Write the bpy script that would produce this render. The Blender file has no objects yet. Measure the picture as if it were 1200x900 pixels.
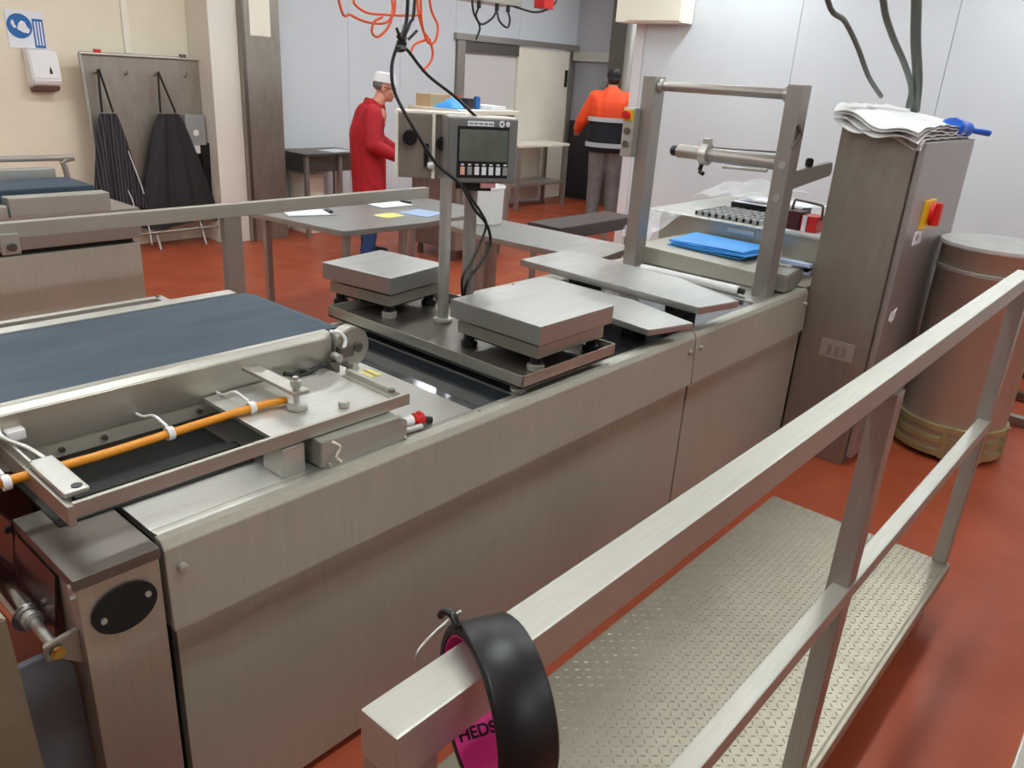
import bpy, bmesh, math, random
from mathutils import Vector, Matrix
random.seed(7)
PI = math.pi
S = bpy.context.scene
COL = S.collection

# ------------------------------------------------------------------ camera
cam = bpy.data.cameras.new('camera'); co = bpy.data.objects.new('camera', cam); COL.objects.link(co)
cam.sensor_width = 36.0; cam.lens = 36.0 * 926.286 / 1200; cam.clip_start = 0.02
yaw, pit, rol = math.radians(40.0304), math.radians(21.516), math.radians(-3.6347)
F = Vector((math.cos(pit)*math.cos(yaw), math.cos(pit)*math.sin(yaw), -math.sin(pit)))
R0 = Vector((math.sin(yaw), -math.cos(yaw), 0)); D0 = F.cross(R0)
Rr = math.cos(rol)*R0 + math.sin(rol)*D0; Dd = -math.sin(rol)*R0 + math.cos(rol)*D0
m = Matrix((Rr, -Dd, -F)).transposed().to_4x4(); m.translation = (0, 0, 1.85)
co.matrix_world = m
S.camera = co

# ------------------------------------------------------------------ world / exposure
w = bpy.data.worlds.new('world'); S.world = w; w.use_nodes = True
w.node_tree.nodes['Background'].inputs[0].default_value = (0.8, 0.86, 1, 1)
w.node_tree.nodes['Background'].inputs[1].default_value = 0.4
S.view_settings.view_transform = 'Standard'; S.view_settings.look = 'None'
S.view_settings.gamma = 1.0; S.view_settings.use_curve_mapping = False
S.view_settings.exposure = 0.3
LAMP = 23.0          # strength of the ceiling light diffusers

# ------------------------------------------------------------------ materials
def lin(c):
    return tuple(((x/12.92) if x <= 0.04045 else ((x+0.055)/1.055)**2.4) for x in c)
def rgb(r, g, b): return lin((r/255, g/255, b/255)) + (1,)
def mat(name, col, rough=0.5, metal=0.0, nscale=0, namp=0.0, stretch=None, rvar=0.0, bump=0.0, emit=None, alpha=1.0,
        trans=0.0, coat=0.0, nscale2=0, namp2=0.0, col2=None):
    M = bpy.data.materials.new(name); M.use_nodes = True
    nt = M.node_tree; N = nt.nodes; L = nt.links; B = N['Principled BSDF']
    B.inputs['Base Color'].default_value = col; B.inputs['Roughness'].default_value = rough
    B.inputs['Metallic'].default_value = metal
    if alpha < 1: B.inputs['Alpha'].default_value = alpha
    if trans: B.inputs['Transmission Weight'].default_value = trans
    if coat: B.inputs['Coat Weight'].default_value = coat; B.inputs['Coat Roughness'].default_value = 0.1
    if emit:
        B.inputs['Emission Color'].default_value = emit[0]; B.inputs['Emission Strength'].default_value = emit[1]
    if nscale:
        tc = N.new('ShaderNodeTexCoord'); mp = N.new('ShaderNodeMapping'); ns = N.new('ShaderNodeTexNoise')
        L.new(tc.outputs['Object'], mp.inputs[0]); L.new(mp.outputs[0], ns.inputs['Vector'])
        mp.inputs['Scale'].default_value = stretch or (1, 1, 1)
        ns.inputs['Scale'].default_value = nscale; ns.inputs['Detail'].default_value = 5
        def shade(fac_out, cin, amp, c2):
            mx = N.new('ShaderNodeMix'); mx.data_type = 'RGBA'
            rp = N.new('ShaderNodeValToRGB'); rp.color_ramp.elements[0].position = 0.32; rp.color_ramp.elements[1].position = 0.68
            L.new(fac_out, rp.inputs[0]); L.new(rp.outputs[0], mx.inputs['Factor'])
            if hasattr(cin, 'is_linked'): L.new(cin, mx.inputs['A'])
            else: mx.inputs['A'].default_value = cin
            mx.inputs['B'].default_value = c2
            return mx.outputs['Result']
        d = 1 - namp
        c2 = col2 or (col[0]*d, col[1]*d, col[2]*d, 1)
        o = shade(ns.outputs['Fac'], col, namp, c2)
        if nscale2:
            n2 = N.new('ShaderNodeTexNoise'); n2.inputs['Scale'].default_value = nscale2; n2.inputs['Detail'].default_value = 4
            L.new(tc.outputs['Object'], n2.inputs['Vector'])
            mu = N.new('ShaderNodeMix'); mu.data_type = 'RGBA'; mu.blend_type = 'MULTIPLY'; mu.inputs['Factor'].default_value = 1
            mr = N.new('ShaderNodeMapRange'); mr.inputs[1].default_value = .3; mr.inputs[2].default_value = .7
            mr.inputs[3].default_value = 1-namp2; mr.inputs[4].default_value = 1
            L.new(n2.outputs['Fac'], mr.inputs[0]); L.new(o, mu.inputs['A']); L.new(mr.outputs[0], mu.inputs['B'])
            o = mu.outputs['Result']
        L.new(o, B.inputs['Base Color'])
        if rvar:
            mr = N.new('ShaderNodeMapRange'); mr.inputs[1].default_value = .3; mr.inputs[2].default_value = .7
            mr.inputs[3].default_value = max(0.03, rough-rvar); mr.inputs[4].default_value = rough+rvar
            L.new(ns.outputs['Fac'], mr.inputs[0]); L.new(mr.outputs[0], B.inputs['Roughness'])
        if bump:
            bp = N.new('ShaderNodeBump'); bp.inputs['Strength'].default_value = bump; bp.inputs['Distance'].default_value = 0.004
            L.new(ns.outputs['Fac'], bp.inputs['Height']); L.new(bp.outputs[0], B.inputs['Normal'])
    return M
def steel(name, col, rough, amp=0.06, stretch=(1, 25, 25), sc=6, n2=1.5, a2=0.10, rvar=0.05, metal=.86):
    return mat(name, col, rough, metal, sc, amp, stretch, rvar, 0.0, nscale2=n2, namp2=a2)
ST_X = steel('steel_brushed_along', rgb(186, 184, 172), 0.38, metal=.78)
ST_Z = steel('steel_brushed_upright', rgb(192, 184, 170), 0.45, metal=.75, stretch=(22, 22, 1))
ST_PANEL = steel('steel_panel', rgb(190, 188, 172), 0.5, amp=0.05, stretch=(14, 14, .7), a2=.14, metal=.48)
ST_TOP = steel('steel_top_plate', rgb(192, 192, 187), 0.37, amp=.05, stretch=(1, 6, 1), sc=4, a2=.14, metal=.88)
ST_PALE = steel('steel_pale', rgb(206, 206, 198), 0.42, a2=.1)
ST_DARK = steel('steel_dark', rgb(124, 118, 110), 0.4)
ST_POST = steel('steel_post', rgb(176, 170, 162), 0.42, stretch=(20, 20, 1), metal=.75)
ST_RAIL = steel('steel_rail', rgb(186, 184, 172), 0.44, stretch=(2, 30, 30), a2=.12, metal=.58)
ST_TREAD = steel('steel_tread', rgb(180, 174, 156), 0.44, metal=.8, amp=.08, stretch=(4, 4, 4), a2=.2)
ST_BROWN = steel('steel_brown', rgb(172, 164, 152), 0.45, stretch=(4, 4, 1), amp=.12, a2=.22, metal=.75)
CHROME = mat('chrome', rgb(225, 225, 225), 0.1, 1.0)
FILM = mat('film_track', rgb(64, 68, 74), 0.10, 0.55, 5, .25, (1, 6, 1), .05, coat=.5)
PLUM_REFL = mat('plum_floor_reflection', rgb(92, 54, 56), 0.18, 0.5, 4, .4, (1, 1, 1), .08)  # red floor's reflection put into the film's colour as plum
BLACK = mat('black_rubber', rgb(22, 22, 23), 0.42, 0, 9, .25)
BLACKP = mat('black_plastic', rgb(20, 20, 21), 0.32)
DARK = mat('dark_interior', rgb(26, 25, 25), 0.6)
BELT = mat('belt_blue_grey', rgb(52, 72, 88), 0.58, 0, 3, .16, (1, 3, 1), .06, nscale2=1.2, namp2=.15)
HOSE_O = mat('hose_orange', rgb(232, 150, 30), 0.35)
COIL = mat('coil_orange', rgb(240, 100, 50), 0.4)
WHITE = mat('white_plastic', rgb(236, 236, 234), 0.35)
PAPER = mat('paper_white', rgb(238, 240, 244), 0.6)
YEL = mat('yellow_plastic', rgb(240, 190, 30), 0.35)
YPAPER = mat('yellow_paper', rgb(236, 226, 130), 0.7)
RED = mat('red_plastic', rgb(214, 36, 30), 0.35)
PINK = mat('pink_card', rgb(205, 45, 128), 0.5)
GREYBLUE = mat('grey_blue_sheet', rgb(112, 116, 124), 0.45, 0, 3, .15)
CREAMW = mat('wall_cream', rgb(246, 236, 212), 0.55, 0, 2.5, .05, nscale2=.8, namp2=.06)
WHITEW = mat('wall_white', rgb(219, 224, 228), 0.42, 0, 2, .04, (1, 1, .3))
CREAMP = mat('cream_panel', rgb(248, 242, 224), 0.5, 0, 2, .05)
CEIL = mat('ceiling_white', rgb(232, 232, 230), 0.7)
FLOORM = mat('floor_red_resin', rgb(178, 84, 53), 0.42, 0, 3.0, .14, (1, 1, 1), .08, .02, nscale2=.7, namp2=.22)
LIGHT = mat('diffuser', rgb(255, 255, 255), .5, emit=((.92, 1, 1.02, 1), LAMP))
COAT = mat('coat_red', rgb(186, 22, 36), 0.75, 0, 14, .25)
SKIN = mat('skin', rgb(214, 150, 124), 0.5)
JEAN = mat('jeans_blue', rgb(40, 76, 128), 0.8, 0, 20, .25)
HIVIS = mat('hivis_orange', rgb(255, 84, 36), 0.7, emit=None)
NAVY = mat('navy_cloth', rgb(24, 26, 34), 0.8)
REFL = mat('reflective_tape', rgb(190, 192, 194), 0.4)
TROUS = mat('trousers_grey', rgb(132, 126, 124), 0.85, 0, 12, .2)
HAIR = mat('hair_dark', rgb(28, 22, 20), 0.6)
EYE = mat('eye_dark', rgb(30, 25, 22), 0.3)
GREYP = mat('grey_plastic', rgb(150, 152, 150), 0.4)
SCREEN = mat('screen_green_grey', rgb(104, 112, 100), 0.2, 0, 6, .3)
BLUE = mat('blue_print', rgb(30, 104, 176), 0.45)
SHEET = mat('blue_sheet', rgb(70, 160, 235), 0.45)
GLOVE = mat('blue_glove', rgb(20, 90, 200), 0.4)
CLEAR = mat('clear_film', rgb(225, 226, 226), 0.22, 0, alpha=0.22)
MILKY = mat('milky_film', rgb(244, 244, 242), 0.35, 0, 7, .08, alpha=0.82)
GALV = mat('galvanised', rgb(176, 176, 166), 0.5, 0.7, 16, .3)
BRASS = mat('brass', rgb(190, 150, 80), 0.3, 1.0)
YELBAND = mat('yellowed_band', rgb(190, 178, 130), 0.45, 0.6, 8, .3)
PALEB = mat('pale_blue', rgb(170, 190, 224), 0.5)
FLOORM.node_tree.nodes['Principled BSDF'].inputs['Specular IOR Level'].default_value = .32
# striped aprons
APRON = mat('apron_striped', rgb(58, 58, 66), 0.6)
nt = APRON.node_tree; tcn = nt.nodes.new('ShaderNodeTexCoord'); wv = nt.nodes.new('ShaderNodeTexWave'); rp = nt.nodes.new('ShaderNodeValToRGB')
wv.bands_direction = 'X'; wv.inputs['Scale'].default_value = 12; wv.inputs['Distortion'].default_value = .5
rp.color_ramp.elements[0].position = .8; rp.color_ramp.elements[1].position = .95
rp.color_ramp.elements[0].color = rgb(30, 30, 35); rp.color_ramp.elements[1].color = rgb(88, 88, 98)
nt.links.new(tcn.outputs['Object'], wv.inputs['Vector']); nt.links.new(wv.outputs['Color'], rp.inputs[0])
nt.links.new(rp.outputs[0], nt.nodes['Principled BSDF'].inputs['Base Color'])
APRON2 = mat('apron_dark', rgb(40, 40, 42), 0.6, 0, 5, .35, (4, 1, .6))

# ------------------------------------------------------------------ mesh helpers
def catmull(pts, n=8):
    P = [Vector(p) for p in pts]
    if len(P) < 3: return P
    Q = [P[0]*2-P[1]] + P + [P[-1]*2-P[-2]]; out = []
    for i in range(1, len(Q)-2):
        for k in range(n):
            t = k/n; a, b, c, d = Q[i-1], Q[i], Q[i+1], Q[i+2]
            out.append(0.5*((2*b)+(c-a)*t+(2*a-5*b+4*c-d)*t*t+(3*b-a-3*c+d)*t*t*t))
    out.append(P[-1]); return out

SPH = {}
def crease(bm):                     # hard edges where the surface turns sharply
    for e in bm.edges:
        if len(e.link_faces) == 2 and e.calc_face_angle(0) > .9: e.smooth = False
class MB:
    def __init__(s): s.bm = bmesh.new()
    def box(s, x0, x1, y0, y1, z0, z1, bev=0.0, rot=0.0, mtx=None):
        c = Vector(((x0+x1)/2, (y0+y1)/2, (z0+z1)/2))
        T = Matrix.Translation(c) @ Matrix.Rotation(rot, 4, 'Z') @ Matrix.Diagonal((abs(x1-x0), abs(y1-y0), abs(z1-z0), 1))
        if mtx is not None: T = mtx @ T
        g = bmesh.ops.create_cube(s.bm, size=1.0, matrix=T)
        if bev > 0:
            es = list({e for v in g['verts'] for e in v.link_edges})
            bmesh.ops.bevel(s.bm, geom=es, offset=bev, segments=2, profile=.7, affect='EDGES', clamp_overlap=True)
        return s
    def cyl(s, p0, p1, r, seg=20, r2=None, bev=0.0):
        p0, p1 = Vector(p0), Vector(p1); d = p1-p0
        T = Matrix.Translation((p0+p1)/2) @ d.to_track_quat('Z', 'Y').to_matrix().to_4x4()
        g = bmesh.ops.create_cone(s.bm, cap_ends=True, segments=seg, radius1=r, radius2=r if r2 is None else r2, depth=d.length, matrix=T)
        fs = {f for v in g['verts'] for f in v.link_faces}
        for f in fs:
            if len(f.verts) == 4: f.smooth = True
        if bev:
            es = [e for e in {e for v in g['verts'] for e in v.link_edges} if any(len(f.verts) > 4 for f in e.link_faces)]
            bmesh.ops.bevel(s.bm, geom=es, offset=bev, segments=2, affect='EDGES')
        return s
    def ball(s, c, rx, ry=None, rz=None, seg=16, rings=10, mtx=None):
        key = (seg, rings)
        if key not in SPH:
            SPH[key] = [Vector((0, 0, 1))] + [Vector((math.sin(PI*i/rings)*math.cos(2*PI*k/seg), math.sin(PI*i/rings)*math.sin(2*PI*k/seg), math.cos(PI*i/rings))) for i in range(1, rings) for k in range(seg)] + [Vector((0, 0, -1))]
        ry = ry or rx; rz = rz or rx; c = Vector(c); R3 = mtx.to_3x3() if mtx is not None else None
        V = []
        for p in SPH[key]:
            q = Vector((p.x*rx, p.y*ry, p.z*rz))
            if R3 is not None: q = R3 @ q
            V.append(s.bm.verts.new(c+q))
        F = []
        for k in range(seg):
            k2 = (k+1) % seg
            F.append((V[0], V[1+k], V[1+k2])); base = 1+(rings-2)*seg
            F.append((V[-1], V[base+k2], V[base+k]))
            for i in range(rings-2):
                F.append((V[1+i*seg+k], V[1+(i+1)*seg+k], V[1+(i+1)*seg+k2], V[1+i*seg+k2]))
        for f in F: s.bm.faces.new(f).smooth = True
        return s
    def tube(s, pts, r, seg=8, n=6, closed=False):
        seg = max(seg, 8)
        P = catmull(pts, n) if n else [Vector(p) for p in pts]
        rings = []; up = Vector((0.13, 0.31, 0.94)).normalized()
        for i, p in enumerate(P):
            t = (P[min(i+1, len(P)-1)]-P[max(i-1, 0)])
            if t.length < 1e-9: t = Vector((0, 0, 1))
            t.normalize(); a = t.cross(up)
            if a.length < 1e-3: a = t.cross(Vector((1, 0, 0)))
            a.normalize(); b = t.cross(a)
            rr = r if not callable(r) else r(i/max(1, len(P)-1))
            rings.append([s.bm.verts.new(p+rr*(math.cos(2*PI*k/seg)*a+math.sin(2*PI*k/seg)*b)) for k in range(seg)])
        for i in range(len(rings)-1):
            for k in range(seg):
                f = s.bm.faces.new((rings[i][k], rings[i][(k+1) % seg], rings[i+1][(k+1) % seg], rings[i+1][k])); f.smooth = True
        s.bm.faces.new(rings[0][::-1]); s.bm.faces.new(rings[-1]); return s
    def prism(s, pts, vec, bev=0.0):
        a = [s.bm.verts.new(p) for p in pts]; v = Vector(vec)
        b = [s.bm.verts.new(Vector(p)+v) for p in pts]; n = len(a)
        fs = [s.bm.faces.new(a), s.bm.faces.new(b[::-1])]
        for i in range(n): fs.append(s.bm.faces.new((a[i], b[i], b[(i+1) % n], a[(i+1) % n])))
        bmesh.ops.recalc_face_normals(s.bm, faces=fs)
        if bev:
            bmesh.ops.bevel(s.bm, geom=list({e for f in fs for e in f.edges}), offset=bev, segments=2, affect='EDGES', clamp_overlap=True)
        return s
    def lathe(s, prof, c=(0, 0, 0), seg=32, mtx=None, a0=0, a1=2*PI):
        T = Matrix.Translation(c) @ (mtx or Matrix()); rings = []
        full = abs(a1-a0-2*PI) < 1e-6; m_ = seg if full else seg+1
        for r, z in prof:
            rings.append([s.bm.verts.new(T @ Vector((r*math.cos(a0+(a1-a0)*k/seg), r*math.sin(a0+(a1-a0)*k/seg), z))) for k in range(m_)])
        fs = []
        for i in range(len(rings)-1):
            for k in range(seg):
                q = (rings[i][k], rings[i][(k+1) % m_], rings[i+1][(k+1) % m_], rings[i+1][k])
                try: f = s.bm.faces.new(q); f.smooth = True; fs.append(f)
                except ValueError: pass
        bmesh.ops.recalc_face_normals(s.bm, faces=fs)
        return s
    def grid(s, fn, nu, nv, thick=0.0):
        V = [[s.bm.verts.new(fn(i/nu, j/nv)) for j in range(nv+1)] for i in range(nu+1)]; fs = []
        for i in range(nu):
            for j in range(nv):
                f = s.bm.faces.new((V[i][j], V[i+1][j], V[i+1][j+1], V[i][j+1])); f.smooth = True; fs.append(f)
        if thick:
            bmesh.ops.recalc_face_normals(s.bm, faces=fs)
            bmesh.ops.solidify(s.bm, geom=fs, thickness=thick)
        return s
    def build(s, name, material, parent=None, kind=None, label=None):
        me = bpy.data.meshes.new(name)
        off = Vector((0, 0, 0)); p = parent
        while p is not None: off += p.location; p = p.parent
        if parent is not None: bmesh.ops.translate(s.bm, verts=s.bm.verts, vec=-off)
        crease(s.bm); s.bm.to_mesh(me); s.bm.free()
        me.materials.append(material)
        o = bpy.data.objects.new(name, me); COL.objects.link(o)
        if parent is not None: o.parent = parent
        if kind: o['kind'] = kind
        if label: o['label'] = label
        return o
def tag(o, label, cat, group=None):
    o['label'] = label; o['category'] = cat
    if group: o['group'] = group
    return o
def thing(name, label, cat, loc=(0, 0, 0), group=None):
    o = bpy.data.objects.new(name, None); COL.objects.link(o); o.location = loc; o.empty_display_size = .05
    return tag(o, label, cat, group)
def copy_tree(o, parent=None):
    c = o.copy(); COL.objects.link(c)
    if parent is not None: c.parent = parent
    for ch in list(o.children): copy_tree(ch, c)
    return c
def bx(name, material, parent, x0, x1, y0, y1, z0, z1, bev=0.002, rot=0.0, label=None, kind=None):
    return MB().box(x0, x1, y0, y1, z0, z1, bev, rot).build(name, material, parent, kind, label)
def cy(name, material, parent, p0, p1, r, seg=20, bev=0.0, label=None):
    return MB().cyl(p0, p1, r, seg, bev=bev).build(name, material, parent, None, label)
def tb(name, material, parent, pts, r, seg=8, n=6, label=None):
    return MB().tube(pts, r, seg, n).build(name, material, parent, None, label)

# ================================================================== SETTING
bx('floor', FLOORM, None, -6.2, 12.2, -6.2, 9.9, -0.15, 0, 0, kind='structure')
bx('ceiling', CEIL, None, -6.2, 12.2, -6.2, 9.9, 3.3, 3.42, 0, kind='structure')
bx('wall_front', WHITEW, None, -6.2, 7.2, -6.2, -6.0, 0, 3.3, 0, kind='structure')
bx('wall_end', WHITEW, None, -6.2, -6.0, -6.0, 8.2, 0, 3.3, 0, kind='structure')
wl = bx('wall_left', CREAMW, None, -6.0, 4.29, 8.06, 8.2, 0, 3.3, 0, kind='structure')
x = -6.0
for wpan in (3.0, 2.0, 1.7, 2.97, .62):
    bx('panel', CREAMW, wl, x+.002, x+wpan-.002, 8.045, 8.062, .0, 3.29, .003); x += wpan
wb = MB().box(4.29, 8.0, 8.02, 8.2, 0, 3.3).box(8.0, 10.5, 8.02, 8.2, 2.22, 3.3).box(10.5, 12.2, 8.02, 8.2, 0, 3.3).build('wall_back', WHITEW, None, 'structure')
for x0, x1, z0 in ((5.0, 6.2, 0), (6.2, 6.99, 0), (6.99, 7.94, 0), (7.94, 9.2, 2.26), (9.2, 10.52, 2.26), (10.56, 12.1, 0)):
    bx('panel', WHITEW, wb, x0+.002, x1-.002, 8.0, 8.022, z0, 3.29, .004)
wr = bx('wall_right', WHITEW, None, 7.02, 7.22, -6.0, 4.5, 0, 3.3, 0, kind='structure')
y = -6.0
for wpan in (1.5, 1.5, 1.2, 1.2, 1.2, 1.2, 1.2, 1.5):
    bx('panel', WHITEW, wr, 7.0, 7.022, y+.002, y+wpan-.002, 0, 3.29, .004); y += wpan
bx('trim_1', mat('wall_end_trim', rgb(222, 220, 220), .45), None, 6.985, 7.24, 4.50, 4.60, 0, 3.3, .004, kind='structure')
bx('baseboard_right', CREAMP, None, 6.86, 6.999, -5.9, 1.1, 0, .23, .01, kind='structure')
bx('wall_far', WHITEW, None, 12.0, 12.2, 4.4, 8.0, 0, 3.3, 0, kind='structure')
bx('wall_passage', WHITEW, None, 7.24, 12.0, 4.36, 4.5, 0, 3.3, 0, kind='structure')
bx('wall_store', CREAMP, None, 7.9, 10.7, 9.7, 9.85, 0, 3.3, 0, kind='structure')
bx('trim_2', mat('return_white', rgb(230, 225, 212), .5), None, 4.26, 4.56, 7.62, 8.04, 0, 3.29, .006, kind='structure')
col_ = bx('trim_3', ST_BROWN, None, 4.562, 5.0, 7.56, 7.999, 0, 3.29, .006, kind='structure')
bx('notice_plate', CREAMP, col_, 4.66, 4.89, 7.55, 7.562, 2.03, 2.5, .002)
bx('edge_strip', ST_DARK, col_, 4.565, 4.60, 7.548, 7.562, 0, 3.28, .002)
tr4 = MB().box(3.63, 3.69, 8.02, 8.046, 1.80, 3.29, .008).build('trim_4', CREAMP, None, 'structure')

# doorway in the back wall
dr = MB().box(7.96, 8.10, 7.97, 8.06, 0, 2.26, .004).box(10.40, 10.50, 7.97, 8.06, 0, 2.26, .004).box(7.90, 10.62, 7.94, 8.06, 2.20, 2.28, .004).build('door_1', ST_POST, None, 'structure')
bx('header_plate', ST_DARK, dr, 8.11, 9.22, 7.99, 8.03, 2.06, 2.199, .002)
bx('fixed_panel', mat('panel_grey_white', rgb(222, 218, 214), .5), dr, 8.11, 9.24, 8.04, 8.08, 0.0, 2.059, .003)
d2 = bx('sliding_panel', CREAMP, dr, 9.2, 10.39, 7.99, 8.035, 0.02, 2.19, .004)
bx('latch', BLACKP, d2, 10.30, 10.34, 7.96, 7.992, 1.68, 1.92, .004)
# far end of the passage: two tone door and steel pipe casing
d3 = bx('door_2', mat('door_grey', rgb(150, 152, 158), .35), None, 10.5, 10.56, 7.02, 7.965, 0, 2.05, .003, kind='structure')
bx('lower_panel', mat('door_black', rgb(30, 30, 34), .4), d3, 10.47, 10.502, 7.03, 7.95, 0.02, 1.2, .004)
bx('header_plate', ST_PALE, d3, 10.42, 10.52, 7.25, 7.95, 2.06, 2.2, .004)
bx('trim_5', ST_DARK, None, 10.35, 10.55, 6.98, 7.24, 0, 3.29, .006, kind='structure')
cy('trim_6', ST_PALE, None, (10.3, 6.82, 0.0), (10.3, 6.82, 3.29), .10, 20).__setitem__('kind', 'structure')
bx('wall_partition', mat('partition_grey', rgb(186, 186, 192), .5), None, 10.56, 10.7, 4.55, 7.999, 0, 3.3, 0, kind='structure')

# ceiling lights (the room's lamps; above the frame)
k = 0
for ly in (0.9, 3.4, 5.9):
    for lx in (-1.4, 1.2, 3.8, 6.2):
        k += 1
        t = thing('ceiling_light', 'long white ceiling light batten in the ceiling above the frame', 'light', (lx, ly, 3.3), 'ceiling light battens')
        bx('housing', WHITE, t, lx-.75, lx+.75, ly-.11, ly+.11, 3.24, 3.30, .006)
        bx('diffuser', LIGHT, t, lx-.72, lx+.72, ly-.09, ly+.09, 3.215, 3.241, .004)
for lx, ly in ((0.6, -2.4), (3.0, -2.4), (5.4, -2.4)):
    t = thing('ceiling_light', 'long white ceiling light batten in the ceiling above the frame', 'light', (lx, ly, 3.3), 'ceiling light battens')
    bx('housing', WHITE, t, lx-.75, lx+.75, ly-.11, ly+.11, 3.24, 3.30, .006)
    bx('diffuser', LIGHT, t, lx-.72, lx+.72, ly-.09, ly+.09, 3.215, 3.241, .004)
for lx in (8.2, 10.0):
    t = thing('ceiling_light', 'long white ceiling light batten in the ceiling above the frame', 'light', (lx, 5.8, 3.3), 'ceiling light battens')
    bx('housing', WHITE, t, lx-.75, lx+.75, 5.7, 5.9, 3.24, 3.30, .006)
    bx('diffuser', LIGHT, t, lx-.72, lx+.72, 5.72, 5.88, 3.215, 3.241, .004)

# ================================================================== MAIN MACHINE
mc = thing('packaging_machine', 'long low stainless packaging machine with smooth front panels running across the room', 'machine', (2.3, 1.95, 0))
MB().box(.62, 4.04, 1.47, 2.44, .12, .872).build('body_frame', DARK, mc)
def strip(x0, x1):
    return MB().prism([(x0, 1.422, .676), (x0, 1.432, .878), (x0, 1.442, .897), (x0, 1.470, .897), (x0, 1.470, .676)], (x1-x0, 0, 0), .0015).build('cover_strip', ST_PANEL, mc)
s1 = strip(.612, 2.856); s2 = strip(2.864, 4.04)
for bxx, par in ((.644, s1), (2.816, s1), (2.904, s2), (4.0, s2)):
    MB().cyl((bxx, 1.429, .828), (bxx, 1.412, .828), .0105, 12, bev=.002).build('bolt', ST_PALE, par)
cy('reset_lamp', RED, s1, (1.88, 1.431, .742), (1.88, 1.427, .742), .007, 10)
bx('front_panel', ST_PANEL, mc, .622, 2.852, 1.439, 1.469, .03, .675, .002)
bx('front_panel', ST_PANEL, mc, 2.868, 4.04, 1.439, 1.469, .03, .675, .002)
bx('rear_panel', ST_PANEL, mc, .62, 4.04, 2.44, 2.46, .1, .89, .002)
for fx in (.8, 2.3, 3.8):
    for fy in (1.55, 2.35):
        cy('foot', ST_DARK, mc, (fx, fy, 0), (fx, fy, .13), .03, 14)
bx('deck_plate', ST_PALE, mc, .62, 1.612, 1.506, 2.44, .872, .890, .001)
bx('deck_plate', FILM, mc, 1.616, 3.56, 1.506, 2.30, .872, .886, .001, label='dark glossy film covered deck plate')
bx('deck_plate', ST_TOP, mc, 3.56, 4.04, 1.506, 2.44, .872, .890, .001)
bx('guide_rail', ST_PALE, mc, .62, 1.612, 1.470, 1.485, .872, .894, .001)
bx('guide_rail', ST_PALE, mc, 1.62, 4.04, 1.470, 1.485, .872, .894, .001)
bx('guide_rail', ST_X, mc, .62, 4.04, 1.488, 1.503, .872, .891, .001)
bx('guide_rail', ST_X, mc, 1.616, 3.56, 2.30, 2.44, .872, .893, .002)
bx('film_seam', ST_PALE, mc, 1.80, 1.812, 1.506, 2.3, .8862, .8872, 0)
# end column with the oval cover
ec = bx('end_column', ST_Z, mc, .437, .600, 1.432, 1.72, .0, .868, .003)
bx('column_cap', ST_DARK, ec, .432, .603, 1.428, 1.74, .868, .893, .003)
ov = MB().lathe([(0, 0), (.92, 0), (1, .15), (1, 1), (0, 1)], (0, 0, 0), 40)
bmesh.ops.transform(ov.bm, verts=ov.bm.verts, matrix=Matrix.Translation((.5195, 1.4305, .789)) @ Matrix.Rotation(PI/2, 4, 'X') @ Matrix.Rotation(.12, 4, 'Z') @ Matrix.Diagonal((.066, .054, .006, 1)))
for f_ in ov.bm.faces: f_.smooth = False
ovo = ov.build('oval_cover', mat('oval_black', rgb(14, 14, 14), .6), ec)
for sx, sz in ((.474, .781), (.566, .800)):
    MB().cyl((sx, 1.426, sz), (sx, 1.420, sz), .0065, 12).build('screw', ST_PALE, ec)
for sz in (.872, .846):
    MB().cyl((.4385, 1.447, sz), (.428, 1.447, sz), .006, 10).build('screw', ST_PALE, ec)
bx('end_column', ST_Z, mc, .437, .600, 2.2, 2.44, .0, .868, .003)
# infeed end: film web, shaft, sheets
MB().grid(lambda u, v: Vector((.432-.20*u*u*(1-.3*v)-.01*math.sin(6*v), 1.74+.66*v, .885-.42*u)), 10, 8, .004).build('film_web', PLUM_REFL, mc)
MB().grid(lambda u, v: Vector((.434-.05*u, 1.52+.5*v, .86-.36*u)), 4, 4, .004).build('side_web', PLUM_REFL, mc)
MB().cyl((.395, 1.47, .735), (.395, 2.36, .735), .0115, 14).build('shaft', ST_PALE, mc)
MB().cyl((.395, 1.60, .735), (.395, 2.3, .735), .034, 24, bev=.004).build('roll', CHROME, mc)
MB().cyl((.395, 1.575, .735), (.395, 1.60, .735), .021, 18, bev=.003).build('collar', ST_PALE, mc)
MB().prism([(.372, 1.455, .755), (.437, 1.455, .765), (.437, 1.455, .68), (.395, 1.455, .715), (.372, 1.455, .72)], (0, .014, 0), .002).build('shaft_bracket', ST_BROWN, mc)
MB().cyl((.392, 1.452, .738), (.392, 1.44, .738), .013, 14, bev=.003).build('shaft_cap', BRASS, mc)
MB().prism([(.30, 1.50, .70), (.405, 1.50, .70), (.432, 1.50, .65), (.448, 1.50, .06), (.30, 1.50, .06)], (0, .02, 0), .002).build('end_sheet', GREYBLUE, mc)
MB().prism([(.10, 1.36, .92), (.300, 1.36, .92), (.318, 1.36, .30), (.10, 1.36, .30)], (0, .09, 0), .004).build('end_guard', mat('guard_beige', rgb(150, 140, 118), .5, .4, 4, .2), mc)
MB().cyl((.40, 1.95, .84), (.40, 2.4, .84), .03, 14).build('idler_roller', BLACK, mc)
for i in range(5):
    MB().cyl((.42+.03*i, 1.745, .872), (.42+.03*i, 1.735, .872), .008, 8).build('hose_fitting', BLACKP, mc)

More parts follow.
